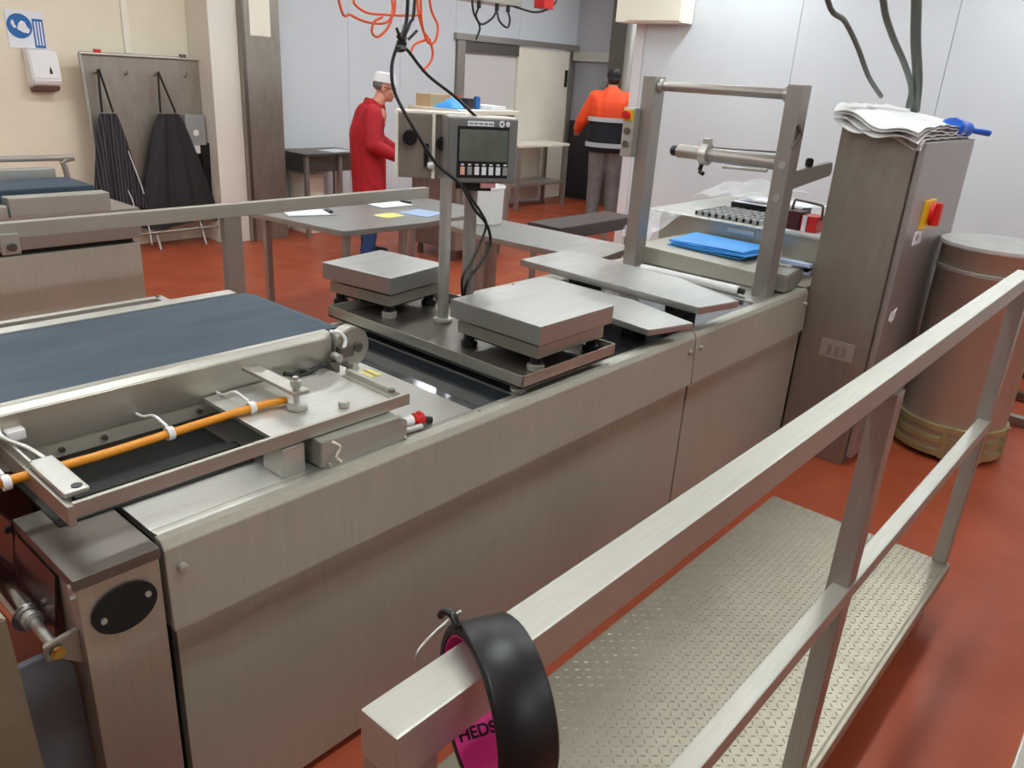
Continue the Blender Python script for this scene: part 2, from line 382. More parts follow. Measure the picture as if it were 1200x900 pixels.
# ---------------------------------------------------------------- belt conveyor
cv = thing('belt_conveyor', 'short belt conveyor with flat blue-grey belt on the near end of the machine', 'conveyor', (.6, 2.19, .89))
bt = MB().prism([(-.7, 1.937, 1.070), (-.7, 1.937, 1.077), (1.43, 1.937, 1.077), (1.465, 1.937, 1.066), (1.482, 1.937, 1.035), (1.465, 1.937, 1.002), (1.43, 1.937, .994), (-.7, 1.937, .994), (-.7, 1.937, 1.0),
     (1.42, 1.937, 1.0), (1.455, 1.937, 1.012), (1.47, 1.937, 1.035), (1.455, 1.937, 1.058), (1.42, 1.937, 1.070)], (0, .51, 0)).build('belt', BELT, cv)
bx('belt_bed', DARK, cv, -.7, 1.41, 1.937, 2.447, 1.002, 1.068, 0)
cy('end_roller', ST_DARK, cv, (1.43, 1.94, 1.035), (1.43, 2.445, 1.035), .031, 20)
sf = MB().prism([(-.7, 1.898, .968), (-.7, 1.898, 1.066), (-.7, 1.912, 1.082), (-.7, 1.936, 1.082), (-.7, 1.936, .968)], (2.09, 0, 0), .002).build('side_frame', ST_X, cv)
bx('side_frame', ST_PALE, cv, -.7, 1.40, 2.448, 2.50, .98, 1.082, .003)
bx('lower_beam', ST_PANEL, cv, -.7, 1.27, 1.902, 1.935, .925, .967, .002)
for i, fx in enumerate((.52, .60, .70, .95, 1.12)):
    MB().cyl((fx, 1.903, .946), (fx, 1.890, .946), .007, 10).build('bolt', ST_DARK, cv)
pl = MB().cyl((1.462, 1.934, 1.018), (1.462, 1.888, 1.018), .066, 32, bev=.004).build('drive_end', ST_X, cv)
MB().cyl((1.475, 1.888, 1.02), (1.475, 1.87, 1.02), .016, 12, bev=.003).build('bolt', ST_DARK, pl)
MB().box(1.40, 1.45, 1.865, 1.9, 1.0, 1.035, .004).box(1.36, 1.40, 1.872, 1.9, .955, .995, .004).build('tension_block', ST_DARK, pl)
MB().cyl((1.385, 1.885, 1.01), (1.385, 1.85, 1.01), .013, 12, bev=.002).cyl((1.44, 1.88, .965), (1.44, 1.845, .965), .014, 12, bev=.002).build('adjuster', ST_PALE, pl)
MB().tube([(1.385, 1.90, 1.083), (1.41, 1.885, 1.08), (1.425, 1.875, 1.055), (1.415, 1.872, 1.03)], .006, 8).build('cable_tie', WHITE, pl)
MB().cyl((1.34, 1.872, .948), (1.34, 2.4, .948), .038, 24).build('return_roller', BLACK, cv)
MB().cyl((1.27, 1.876, .96), (1.27, 1.9, .96), .03, 20, bev=.004).tube([(1.2, 1.87, 1.0), (1.26, 1.86, .985), (1.33, 1.86, 1.0), (1.37, 1.87, .97)], .007, 6).build('pulley', BLACKP, cv)
# far side outrigger
MB().box(-.6, 1.30, 2.80, 2.83, .985, 1.003, .002).box(1.28, 1.31, 2.50, 2.83, .985, 1.003, .002).build('rear_frame', ST_PALE, cv)
# hose + clips
hs = tb('air_hose', HOSE_O, cv, [(-.4, 1.74, .992), (.15, 1.735, .991), (.42, 1.732, .989), (.62, 1.725, .988), (.80, 1.725, .992), (1.01, 1.722, .997), (1.10, 1.71, .997)], .0105, 10)
for px_, pz_ in ((.43, .989), (.785, .992), (1.005, .997)):
    MB().lathe([(.0125, -.008), (.0165, -.008), (.0165, .008), (.0125, .008), (.0125, -.008)], (px_, 1.725, pz_), 16, Matrix.Rotation(PI/2, 4, 'Y')).tube([(px_, 1.735, pz_+.014), (px_, 1.80, pz_+.02), (px_, 1.86, .99), (px_, 1.898, .985)], .004, 6).build('hose_clip', WHITE, hs)
# outrigger frame carrying the conveyor
fr = MB().box(.485, 1.372, 1.520, 1.532, .970, 1.004, .002).box(1.350, 1.368, 1.532, 1.78, .986, 1.004, .002).box(1.336, 1.35, 1.532, 1.78, .970, .99, .002).build('support_frame', ST_X, cv)
MB().box(.473, .487, 1.520, 1.898, .955, 1.000, .002).build('support_arm', ST_X, cv)
MB().box(.96, 1.345, 1.534, 1.89, .972, .984, .002).build('foot_plate', ST_PALE, cv)
MB().box(.55, .955, 1.70, 1.73, .897, .915, .002).build('cross_member', DARK, cv)
bx('shade_sheet', DARK, cv, .49, .955, 1.64, 1.89, .8905, .897, 0)  # dark sheet added to give the black shade inside the open frame
hd = MB().box(.480, .530, 1.548, 1.74, 1.004, 1.016, .005).build('lift_handle', ST_PALE, cv)
MB().cyl((.512, 1.568, 1.0155), (.512, 1.568, 1.0175), .011, 16).build('hole', BLACKP, hd)
MB().box(.480, .486, 1.73, 1.90, 1.0, 1.02, .001).tube([(.515, 1.74, 1.01), (.50, 1.80, 1.02), (.475, 1.86, 1.03), (.478, 1.90, 1.045)], .006, 8).build('hinge_arm', ST_PALE, hd)
MB().box(.485, .525, 1.868, 1.897, 1.01, 1.034, .006).build('hinge_block', WHITE, hd)
tp = MB().cyl((1.106, 1.67, .984), (1.106, 1.67, 1.075), .008, 12).cyl((1.106, 1.67, .984), (1.106, 1.67, 1.0), .028, 24, bev=.004).cyl((1.106, 1.67, 1.046), (1.106, 1.67, 1.064), .014, 6).build('levelling_stud', ST_PALE, cv)
MB().box(1.085, 1.13, 1.645, 1.90, 1.030, 1.040, .002).build('stud_lug', ST_X, cv)
MB().cyl((1.206, 1.60, .984), (1.206, 1.60, .999), .015, 6, bev=.002).build('hex_bolt', ST_PALE, cv)
MB().cyl((1.340, 1.56, 1.004), (1.340, 1.56, 1.012), .010, 10).build('bolt', ST_DARK, cv)

# sensor housing and valve on the deck edge
vb = thing('sensor_housing', 'pale grey metal gear housing with cut corner under the conveyor support frame', 'housing', (1.2, 1.53, .89))
MB().prism([(1.05, 1.487, .894), (1.085, 1.477, .894), (1.325, 1.477, .894), (1.325, 1.477, .950), (1.295, 1.477, .966), (1.05, 1.487, .966)], (0, .10, 0), .002).build('case', mat('cast_grey', rgb(178, 178, 168), .42, .5, 8, .12), vb)
MB().tube([(1.075, 1.474, .966), (1.098, 1.474, .945), (1.085, 1.474, .922), (1.10, 1.474, .903)], .0035, 6, 3).build('seal_bead', CREAMP, vb)
for q in ((1.065, .905), (1.315, .902), (1.31, .945)):
    MB().cyl((q[0], 1.48, q[1]), (q[0], 1.472, q[1]), .005, 8).build('screw', ST_PALE, vb)
MB().box(.955, 1.02, 1.515, 1.60, .891, .966, .002).build('side_block', ST_PALE, vb)
MB().cyl((1.327, 1.53, .935), (1.34, 1.53, .935), .01, 10).build('port', BRASS, vb)
vl = thing('red_valve', 'small air valve with red knob lying on the deck beside the gear housing', 'valve', (1.39, 1.53, .89))
MB().cyl((1.342, 1.545, .910), (1.395, 1.532, .910), .017, 18, bev=.003).build('body', WHITE, vl)
MB().cyl((1.342, 1.508, .901), (1.40, 1.500, .901), .009, 12).build('port', ST_PALE, vl)
MB().cyl((1.396, 1.532, .911), (1.428, 1.524, .911), .020, 9, bev=.004).ball((1.412, 1.526, .928), .009).build('knob', RED, vl)
MB().cyl((1.428, 1.524, .905), (1.452, 1.515, .900), .011, 10).build('tip', BLACKP, vl)
ys = thing('yellow_strips', 'pair of small yellow strips on the deck beyond the conveyor drive end', 'strip', (1.58, 1.93, .89))
for o_ in (0, .028):
    MB().box(1.545+o_, 1.561+o_, 1.90, 1.97, .8905, .8935, .0005).build('strip', YPAPER, ys)

# ================================================================== SCALES
tr = thing('scale_tray', 'shallow stainless tray on small feet carrying both bench scales', 'tray', (2.02, 1.96, .89))
MB().box(1.79, 2.30, 1.46, 2.46, .922, .928).build('tray_floor', ST_DARK, tr)
for q in ((1.79, 1.794, 1.46, 2.46), (2.296, 2.30, 1.46, 2.46), (1.79, 2.30, 1.46, 1.464), (1.79, 2.30, 2.456, 2.46)):
    MB().box(*q, .920, .966, .001).build('rim', ST_X, tr)
for fx, fy in ((1.84, 1.52), (2.25, 1.52), (1.84, 2.40), (2.25, 2.40)):
    MB().cyl((fx, fy, .8935 if fy > 2.3 else .8865), (fx, fy, .906), .026, 20, bev=.004).cyl((fx, fy, .9), (fx, fy, .922), .012, 12).build('foot', ST_PALE, tr)
def scale(name, label, loc, wx, wy):
    t = thing(name, label, 'scale', (0, 0, 0), 'bench scales in the tray')
    hx, hy = wx/2, wy/2
    MB().box(-hx, hx, -hy, hy, .106, .172, .004).build('pan', ST_TOP, t)
    MB().box(-hx+.02, hx-.02, -hy+.02, hy-.02, .052, .094, .003).build('lower_frame', ST_X, t)
    MB().box(-hx+.06, hx-.06, -hy+.06, hy-.06, .03, .108, 0).build('load_cell', DARK, t)
    for sx in (-1, 1):
        for sy in (-1, 1):
            MB().cyl((sx*(hx-.05), sy*(hy-.05), 0), (sx*(hx-.05), sy*(hy-.05), .024), .030, 20, bev=.003).build('foot', ST_PALE if (sx, sy) == (-1, -1) else BLACKP, t)
            MB().cyl((sx*(hx-.05), sy*(hy-.05), .024), (sx*(hx-.05), sy*(hy-.05), .055), .020, 12).build('stud', BLACKP, t)
    t.location = loc
    return t
scale('bench_scale', 'nearer stainless bench scale with square pan at the front end of the tray', (2.105, 1.695, .928), .41, .41)
t = scale('bench_scale', 'farther stainless bench scale with square pan at the back end of the tray', (2.06, 2.44, .928), .345, .36)
t.rotation_euler.z = .14
# indicator on its pole
ip = thing('weighing_indicator', 'grey weighing display with green-grey screen and white keys facing front on a thin pole', 'display', (2.243, 2.15, .886))
cy('pole', ST_POST, ip, (2.243, 2.15, .928), (2.243, 2.15, 1.50), .025, 20)
MB().cyl((2.243, 2.15, .9285), (2.243, 2.15, .94), .05, 24, bev=.003).build('pole_base', ST_DARK, ip)
hd = bpy.data.objects.new('display_head', None); COL.objects.link(hd); hd.parent = ip; hd.location = (-.010, -.036, .688)
def local(mb, name, material, parent): 
    me = bpy.data.meshes.new(name); crease(mb.bm); mb.bm.to_mesh(me); mb.bm.free(); me.materials.append(material)
    o = bpy.data.objects.new(name, me); COL.objects.link(o); o.parent = parent; return o
local(MB().box(-.165, .165, -.055, .075, -.118, .118, .012), 'enclosure', ST_POST, hd)
local(MB().box(-.160, .160, -.064, -.05, -.113, .113, .006), 'bezel', mat('bezel_grey', rgb(120, 122, 120), .4, .3), hd)
local(MB().box(-.120, .120, -.0655, -.06, -.098, .085, .002), 'key_panel', BLACKP, hd)
local(MB().box(-.110, .115, -.0675, -.06, -.038, .073, .002), 'screen', SCREEN, hd)
local(MB().box(-.075, .045, -.0675, -.06, .086, .103, .001), 'name_strip', PAPER, hd)
for i in range(5):
    local(MB().box(-.070+.023*i, -.052+.023*i, -.0682, -.067, .091, .098, 0), 'print', GREYP, hd)
local(MB().lathe([(.006, 0), (.012, 0), (.012, .002), (.006, .002), (.006, 0)], (.082, -.0665, .096), 16, Matrix.Rotation(PI/2, 4, 'X')), 'round_mark', PAPER, hd)
local(MB().lathe([(.002, 0), (.009, 0), (.009, .002), (.002, .002), (.002, 0)], (.11, -.0665, .096), 16, Matrix.Rotation(PI/2, 4, 'X')), 'round_mark', PAPER, hd)
for i in range(7):
    kx = -.104+.0335*i
    local(MB().box(kx, kx+.021, -.069, -.064, -.086, -.057, .002), 'key', [mat('key_salmon', rgb(236, 170, 150), .5), GREYP, PAPER, PAPER, PAPER, PAPER, GREYP][i], hd)
    local(MB().box(kx+.003, kx+.017, -.067, -.0645, -.052, -.047, 0), 'legend', PAPER, hd)
local(MB().box(-.06, .06, -.03, .03, -.150, -.118, .004), 'yoke', BLACKP, hd)
local(MB().box(.0, .07, -.057, -.04, -.135, -.116, .003), 'tag_strip', mat('tag_pink', rgb(200, 140, 140), .5), hd)
for q in ((-.09, 0), (-.03, .04)): local(MB().cyl((q[0], q[1], -.118), (q[0], q[1], -.145), .012, 10), 'cable_gland', BLACKP, hd)
hd.rotation_euler = (0, 0, math.radians(-30)); hd.scale = (.82, 1, 1)
# second indicator seen from behind
ib = thing('weighing_indicator', 'steel weighing display seen from behind with two black connectors on the brighter pole', 'display', (2.079, 2.12, .886))
cy('pole', ST_PALE, ib, (2.079, 2.12, .928), (2.079, 2.12, 1.47), .022, 20)
MB().cyl((2.079, 2.12, .9285), (2.079, 2.12, .945), .036, 24, bev=.003).build('pole_base', ST_PALE, ib)
ih = bpy.data.objects.new('rear_head', None); COL.objects.link(ih); ih.parent = ib; ih.location = (.035, .11, .69)
local(MB().box(-.132, -.006, .0, .09, -.118, .112, .006), 'enclosure', ST_BROWN, ih)
local(MB().box(.006, .132, .01, .10, -.112, .112, .006), 'enclosure', ST_BROWN, ih)
local(MB().box(-.137, .134, -.004, .10, .112, .121, .003), 'cream_edge', CREAMP, ih)
local(MB().box(-.006, .006, -.006, .09, -.118, .112, .002), 'cream_edge', CREAMP, ih)
local(MB().box(-.140, -.130, -.004, .09, -.118, .112, .002), 'cream_edge', CREAMP, ih)
for q in ((-.088, .028), (.035, .012)):
    local(MB().cyl((q[0], .004, q[1]), (q[0], -.035, q[1]), .027, 14, bev=.006), 'connector', BLACKP, ih)
local(MB().box(-.035, -.018, -.02, .004, -.075, .01, .003), 'cable_clamp', BLACKP, ih)
local(MB().box(.03, .085, .004, .011, -.105, -.035, .003), 'red_patch', RED, ih)
local(MB().ball((-.01, -.02, -.068), .014), 'tie_wrap', WHITE, ih)
ih.rotation_euler = (0, 0, math.radians(-40))

# ================================================================== COVER PLATES
p1 = thing('cover_plate', 'long pale steel cover plate lying at a slant just before the film frame', 'plate', (3.08, 1.95, .89), 'steel cover plates on the machine')
MB().prism([(2.93, 2.46, .970), (2.88, 1.445, .970), (3.125, 1.39, .970), (3.27, 1.75, .970), (3.335, 2.46, .970)], (0, 0, .030), .003).build('plate', ST_TOP, p1)
for yy in (1.62, 2.15): MB().box(2.98, 3.20, yy, yy+.04, .8865, .970).build('support_bar', DARK, p1)
p2 = thing('cover_plate', 'lower steel cover plate half hidden behind the nearer bench scale', 'plate', (2.65, 1.9, .89), 'steel cover plates on the machine')
MB().prism([(2.63, 2.25, .945), (2.53, 1.465, .945), (2.76, 1.40, .945), (2.86, 1.75, .945), (2.86, 2.25, .945)], (0, 0, .024), .003).build('plate', ST_TOP, p2)
for yy in (1.62, 2.1): MB().box(2.65, 2.78, yy, yy+.04, .8865, .945).build('support_bar', DARK, p2)

# ================================================================== FILM FRAME
ff = thing('film_frame', 'upright two-post steel film frame with rollers spanning the machine', 'frame', (3.75, 1.93, .89))
for py in (1.555, 2.325):
    MB().box(3.70, 3.80, py-.037, py+.037, .890, 1.872, .004).build('post', ST_POST, ff)
tr_ = MB().cyl((3.75, 1.592, 1.828), (3.75, 2.288, 1.828), .024, 24).build('top_roller', ST_POST, ff)
for py in (1.605, 2.275): MB().cyl((3.75, py-.013, 1.828), (3.75, py+.013, 1.828), .034, 24, bev=.004).build('collar', ST_PALE, tr_)
cr = MB().cyl((3.74, 1.592, 1.523), (3.74, 2.13, 1.523), .033, 28, bev=.004).build('cross_arm', ST_POST, ff)
MB().cyl((3.74, 2.13, 1.523), (3.74, 2.165, 1.523), .027, 20, bev=.006).build('end_cap', BLACKP, cr)
MB().lathe([(.034, -.02), (.052, -.02), (.052, .02), (.034, .02), (.034, -.02)], (3.74, 1.97, 1.523), 24, Matrix.Rotation(PI/2, 4, 'X')).box(3.725, 3.755, 1.95, 1.99, 1.565, 1.60, .004).build('clamp_ring', ST_PALE, cr)
MB().tube([(3.73, 1.98, 1.475), (3.73, 1.985, 1.44), (3.72, 1.96, 1.43)], .011, 8).build('clamp_handle', BLACKP, cr)
MB().cyl((3.70, 1.62, 1.488), (3.70, 1.85, 1.48), .010, 10).build('guide_rod', ST_PALE, cr)
MB().cyl((3.76, 1.62, 1.57), (3.76, 1.95, 1.557), .004, 6).build('wire', ST_DARK, cr)
MB().prism([(3.80, 1.565, 1.385), (3.80, 1.565, 1.475), (4.385, 1.565, 1.505), (4.40, 1.565, 1.455), (4.385, 1.565, 1.435)], (0, .035, 0), .003).build('bracket_arm', ST_POST, ff)
MB().cyl((4.1, 1.58, 1.49), (4.1, 1.58, 1.535), .02, 14, bev=.006).build('arm_knob', BLACKP, ff)
for q in ((3.70, 1.525, 1.70), (3.705, 1.525, 1.68)):
    MB().tube([(q[0], 1.522, 1.60), (q[0]+.03, 1.507, 1.66), (q[0]+.01, 1.515, 1.70)], .008, 6).build('hook', ST_DARK, ff)
for z_ in (1.37, 1.52): MB().cyl((3.70, 1.55, z_), (3.692, 1.55, z_), .018, 14).build('bolt', ST_PALE, ff)
cb = MB().box(3.64, 3.70, 2.352, 2.418, 1.47, 1.715, .006).build('control_strip', ST_PALE, ff)
MB().box(3.628, 3.642, 2.358, 2.412, 1.65, 1.705, .004).build('yellow_plate', YEL, cb)
MB().cyl((3.63, 2.386, 1.678), (3.60, 2.386, 1.678), .021, 16, bev=.006).build('stop_button', RED, cb)
for z_ in (1.60, 1.535): MB().cyl((3.642, 2.386, z_), (3.628, 2.386, z_), .018, 16, bev=.003).build('push_button', ST_DARK, cb)
MB().cyl((3.632, 1.63, .913), (3.632, 2.20, .913), .0215, 18, bev=.003).build('base_bar', WHITE, ff)
MB().cyl((3.632, 1.60, .913), (3.632, 1.63, .913), .016, 12).build('bar_end', BLACKP, ff)

# ================================================================== FORMING STATION behind frame
fs = thing('forming_station', 'stepped stainless forming station behind the film frame covered in loose things', 'machine', (4.2, 1.95, .89))
MB().prism([(3.842, 1.60, .891), (3.842, 2.39, .891), (3.842, 2.39, .985), (3.842, 1.60, .965)], (.56, 0, 0), .004).build('front_step', ST_PANEL, fs)
MB().box(4.40, 4.56, 1.50, 2.56, .89, 1.09, .005).box(4.56, 5.9, 1.50, 2.66, .4, 1.09, .004).build('rear_housing', ST_X, fs)
MB().box(4.385, 5.92, 1.49, 2.67, 1.09, 1.10, .003).build('top_plate', ST_PALE, fs)
MB().box(4.385, 4.402, 1.93, 2.10, 1.048, 1.072, .004).build('handle_slot', ST_PALE, fs)
MB().box(4.10, 5.0, 1.47, 2.46, .1, .89, .004).build('base', ST_PANEL, fs)
gt = MB()
for i in range(10): gt.box(4.47, 4.85, 1.95+.045*i, 1.965+.045*i, 1.101, 1.125)
for i in range(6): gt.box(4.47+.073*i, 4.485+.073*i, 1.95, 2.37, 1.101, 1.123)
tag(gt.build('crate_grid', GREYP, None), 'grey plastic grid tray on the top of the forming station', 'tray')
pp = thing('paper_pad', 'loose white papers on a dark pad on the forming station top', 'papers', (5.05, 2.12, 1.101))
MB().box(4.90, 5.25, 1.95, 2.35, 1.101, 1.150, .004).build('pad', BLACKP, pp)
for i in range(3):
    MB().grid(lambda u, v, i=i: Vector((4.87+.40*u+.02*i, 1.90+.42*v-.02*i, 1.158+.006*i+.012*math.sin(3*u+i))), 4, 4, .001).build('sheet', PAPER, pp)
tag(MB().box(4.55, 4.68, 1.72, 1.80, 1.101, 1.135, .01).build('cream_block', CREAMP, None), 'small cream wrapped block beside the papers on the forming station', 'block')
rb = thing('red_caddy', 'small red and black caddy with wire handle on white board behind right frame post', 'caddy', (4.5, 1.72, 1.11))
MB().box(4.45, 4.58, 1.61, 1.70, 1.113, 1.20, .008).build('body', RED, rb)
MB().box(4.45, 4.55, 1.705, 1.79, 1.113, 1.215, .006).build('side_box', mat('dark_red', rgb(70, 14, 16), .4), rb)
MB().box(4.443, 4.452, 1.665, 1.69, 1.113, 1.20, .002).build('label_strip', PAPER, rb)
MB().tube([(4.5, 1.78, 1.2), (4.5, 1.775, 1.265), (4.5, 1.75, 1.272), (4.5, 1.63, 1.262), (4.5, 1.61, 1.25), (4.5, 1.605, 1.18)], .007, 8, 4).build('wire_handle', ST_DARK, rb)
tag(bx('white_board', PAPER, None, 4.40, 5.0, 1.495, 1.86, 1.1005, 1.112, .002), 'thin white board lying under the red caddy', 'board')
for i in range(5):
    o = MB().grid(lambda u, v, i=i: Vector((4.01+.33*u+.012*math.sin(i*2.1), 1.80+.46*v+.015*math.cos(i*1.7), .987+.0075*i+.004*math.sin(5*u+i)*math.sin(4*v+i) - .02*(1-v)*0)), 8, 8, .006).build('blue_sheet', SHEET, None)
    tag(o, 'folded bright blue plastic sheet, ' + ['lowest', 'second from the bottom', 'middle one', 'second from the top', 'topmost'][i] + ' of the stack behind the film frame', 'sheet', 'stack of blue sheets')
tag(MB().grid(lambda u, v: Vector((4.9+.95*u, 2.2+.44*v, 1.175+.06*math.sin(PI*u)*math.sin(PI*v)+.018*math.sin(11*u+5*v)+.012*math.sin(17*v))), 20, 20, .002).build('plastic_sheet', CLEAR, None), 'crumpled clear plastic film heaped on the forming station top', 'film')
def fl(u, v):
    return Vector((3.95+.40*u+.02*math.sin(9*v), 2.36+.20*v+.02*math.sin(8*u), .99+.115*min(1, 1.3*u)+.04*math.sin(PI*u)*(.5+.5*math.sin(7*v)) + .01*math.sin(14*u)))
tag(MB().grid(fl, 16, 12, .002).build('plastic_sheet', CLEAR, None), 'strip of clear plastic film draped down beside the left frame post', 'film')
cl = thing('chain_clamp', 'speckled galvanised clamp block at the machine corner by the control cabinet', 'clamp', (3.93, 1.53, .89))
MB().prism([(3.84, 1.48, .8985), (3.98, 1.48, .8985), (4.035, 1.48, .935), (4.035, 1.48, .985), (4.0, 1.48, 1.0), (3.84, 1.48, .985)], (0, .11, 0), .006).build('block', GALV, cl)
MB().box(3.86, 4.02, 1.60, 1.64, .985, 1.01, .003).build('cross_bar', GALV, cl)
MB().box(3.95, 3.99, 1.59, 1.64, 1.0, 1.075, .004).build('cream_tab', CREAMP, cl)
MB().box(4.0, 4.04, 1.44, 1.60, 1.01, 1.03, .004).box(4.02, 4.05, 1.445, 1.475, .97, 1.02, .003).build('pale_bracket', PALEB, cl)
MB().cyl((4.02, 1.46, 1.0), (4.055, 1.46, 1.0), .018, 12).build('black_knob', BLACKP, cl)

# ================================================================== CONTROL CABINET
cc = thing('control_cabinet', 'tall stainless control cabinet with sloped roof and yellow-red switch', 'cabinet', (4.5, 1.25, 0))
MB().prism([(4.062, 1.085, .0), (4.062, 1.085, 1.668), (4.062, 1.44, 1.735), (4.062, 1.44, 0)], (.93, 0, 0), .004).build('body', ST_BROWN, cc)
MB().box(4.085, 4.985, 1.050, 1.082, .05, 1.66, .004).build('door', mat('steel_door', rgb(184, 178, 174), .42, .75, 5, .12, (20, 20, 1), .06), cc)
dd = cc.children[-1]
MB().box(4.29, 4.45, 1.035, 1.051, 1.245, 1.385, .004).build('yellow_plate', YEL, dd)
MB().cyl((4.40, 1.036, 1.315), (4.40, 1.018, 1.315), .058, 24, bev=.004).box(4.375, 4.425, .99, 1.02, 1.26, 1.372, .008).build('switch_handle', RED, dd)
MB().box(4.24, 4.37, 1.046, 1.051, 1.17, 1.235, .001, ).build('sticker', PAPER, dd)
MB().box(4.27, 4.31, 1.0455, 1.0465, 1.19, 1.22).build('print', GREYP, dd)
MB().prism([(4.15, 1.047, .80), (4.17, 1.047, .845), (4.20, 1.047, .835), (4.25, 1.047, .85), (4.24, 1.047, .80), (4.20, 1.047, .78)], (0, .004, 0)).build('sticker', PAPER, dd)
MB().box(4.0575, 4.064, 1.15, 1.322, .565, .66, .001).build('rating_label', ST_PALE, cc)
for q in (1.20, 1.235, 1.275): MB().box(4.0565, 4.0578, q-.012, q+.012, .58, .635).build('print', ST_POST, cc)
random.seed(3)
for i in range(5):
    ph = random.random()*6
    def fb(u, v, i=i, ph=ph):
        X = 4.02+.80*u+.03*math.sin(ph); Y = 1.065+.41*v
        roof = 1.668+(Y-1.085)*.19
        z = max(roof, 1.668)+.008+.014*i+.006*math.sin(9*u+ph)*math.sin(8*v+2*ph)+.003*math.sin(31*u+ph)
        edge = max(0, .05-u)/.05
        return Vector((X-.02*edge+.03*math.sin(5*v+ph)*edge, Y, z-.035*edge*(1+.6*math.sin(9*v+ph))))
    o = MB().grid(fb, 26, 18, .004).build('plastic_bag', MILKY if i > 2 else WHITE, None)
    tag(o, 'flat milky white plastic bag, ' + ['lowest', 'second from the bottom', 'middle one', 'second from the top', 'topmost'][i] + ' of the pile on the control cabinet', 'bag', 'white plastic bags on the cabinet')
gl = MB().tube([(4.66, 1.10, 1.72), (4.78, 1.09, 1.715), (4.90, 1.08, 1.708)], lambda t: .046-.014*t+.006*math.sin(9*t), 10)
gl.ball((4.72, 1.12, 1.735), .06, .05, .03)
for i, (dx, dy, dz) in enumerate(((.17, -.07, -.01), (.20, -.03, .0), (.19, .01, .006), (.16, .05, .004), (.05, -.10, .0))):
    gl.tube([(4.88, 1.08, 1.708), (4.90+dx*.5, 1.08+dy*.7, 1.705+dz), (4.90+dx, 1.08+dy, 1.698+dz)], .012, 8)
tag(gl.build('rubber_glove', GLOVE, None), 'bright blue rubber glove lying at the right end of the cabinet top', 'glove')
CABM = mat('cable_grey', rgb(92, 98, 90), .5)
tag(tb('hanging_cable', CABM, None, [(2.9, 1.35, 3.3), (3.12, 1.35, 2.5), (3.374, 1.35, 2.183), (3.594, 1.35, 2.125), (3.799, 1.35, 2.039), (4.018, 1.35, 1.925), (4.25, 1.35, 1.845)], .011), 'leftmost and thinnest of three grey cables dropping to the control cabinet', 'cable')
tag(tb('hanging_cable', CABM, None, [(3.3, 1.3, 3.3), (3.62, 1.3, 2.5), (3.849, 1.3, 2.229), (4.053, 1.3, 2.109), (4.331, 1.3, 1.996), (4.60, 1.32, 1.89), (4.65, 1.33, 1.80)], .015), 'curved middle cable of three dropping to the control cabinet', 'cable')
tag(tb('hanging_cable', CABM, None, [(3.5, 1.3, 3.3), (4.08, 1.3, 2.55), (4.296, 1.3, 2.272), (4.428, 1.3, 2.10), (4.596, 1.3, 1.935), (4.749, 1.32, 1.785)], .024, 12), 'thickest grey cable dropping to the control cabinet, rightmost of three', 'cable')

# ================================================================== DRUM
db = thing('steel_drum', 'tall round stainless drum with film over its top beside the control cabinet', 'drum', (4.80, .765, 0))
MB().lathe([(0, .03), (.265, .03), (.27, .05), (.27, 1.14), (.276, 1.145), (.276, 1.165), (.262, 1.165), (.262, .9), (0, .9)], (4.80, .765, 0), 48).build('shell', steel('steel_drum', rgb(196, 192, 178), .36, stretch=(4, 4, .5), metal=.62), db)
MB().lathe([(.268, -.012), (.276, -.008), (.276, .008), (.268, .012)], (4.80, .765, 1.03), 48).build('seam_ring', ST_PALE, db)
for z_ in (.04, .11, .18):
    MB().lathe([(.268, -.02), (.284, -.016), (.284, .016), (.268, .02)], (4.80, .765, z_+.01), 48).build('band', YELBAND, db)
for a in (.8, 2.0, 3.3, 4.0, 4.7, 5.6):
    MB().box(-.014, .014, -.008, .008, .03, .21, .002, mtx=Matrix.Translation((4.80+.283*math.cos(a), .765+.283*math.sin(a), 0)) @ Matrix.Rotation(a+PI/2, 4, 'Z')).build('clip', YELBAND, db)
MB().lathe([(0, .006), (.15, .010), (.255, .004), (.282, 0), (.285, -.012), (.284, -.02)], (4.80, .765, 1.168), 48).build('film_cover', mat('drum_film', rgb(232, 232, 228), .3, 0, 9, .2, alpha=.62), db)
MB().lathe([(.18, 0), (.2, .012), (.2, .03), (.27, .03)], (4.80, .765, 0), 32).build('base', BLACKP, db)

# ================================================================== WORK PLATFORM WITH RAIL
wp = thing('work_platform', 'low tread plate operator platform with steel handrail along its outer edge in the foreground', 'platform', (1.7, .72, 0))
MB().box(.0, 3.06, .365, 1.06, .170, .2195, .006).build('deck', ST_TREAD, wp)
MB().box(.0, 3.06, .352, .366, .168, .2205, .004).build('edge_strip', ST_TREAD, wp)
td = MB()
def bar(cx, cy_, a, l=.0085, wd=.0026, h=.0022):
    c, s_ = math.cos(a), math.sin(a)
    P = [(-l, 0, 0), (0, -wd, 0), (l, 0, 0), (0, wd, 0)]
    T = [(-l*.55, 0, h), (l*.55, 0, h)]
    V = [td.bm.verts.new((cx+p[0]*c-p[1]*s_, cy_+p[0]*s_+p[1]*c, .2195+p[2])) for p in P+T]
    for f in ((0, 1, 5, 4), (1, 2, 5), (2, 3, 4, 5), (3, 0, 4)):
        td.bm.faces.new([V[i] for i in f])
ny = 30; sp = .0225
for j in range(ny):
    yy = .385+sp*j
    for i in range(122):
        bar(.33+sp*i, yy, PI/4 if (i+j) % 2 else -PI/4)
td.build('tread_pattern', ST_TREAD, wp, 'stuff')
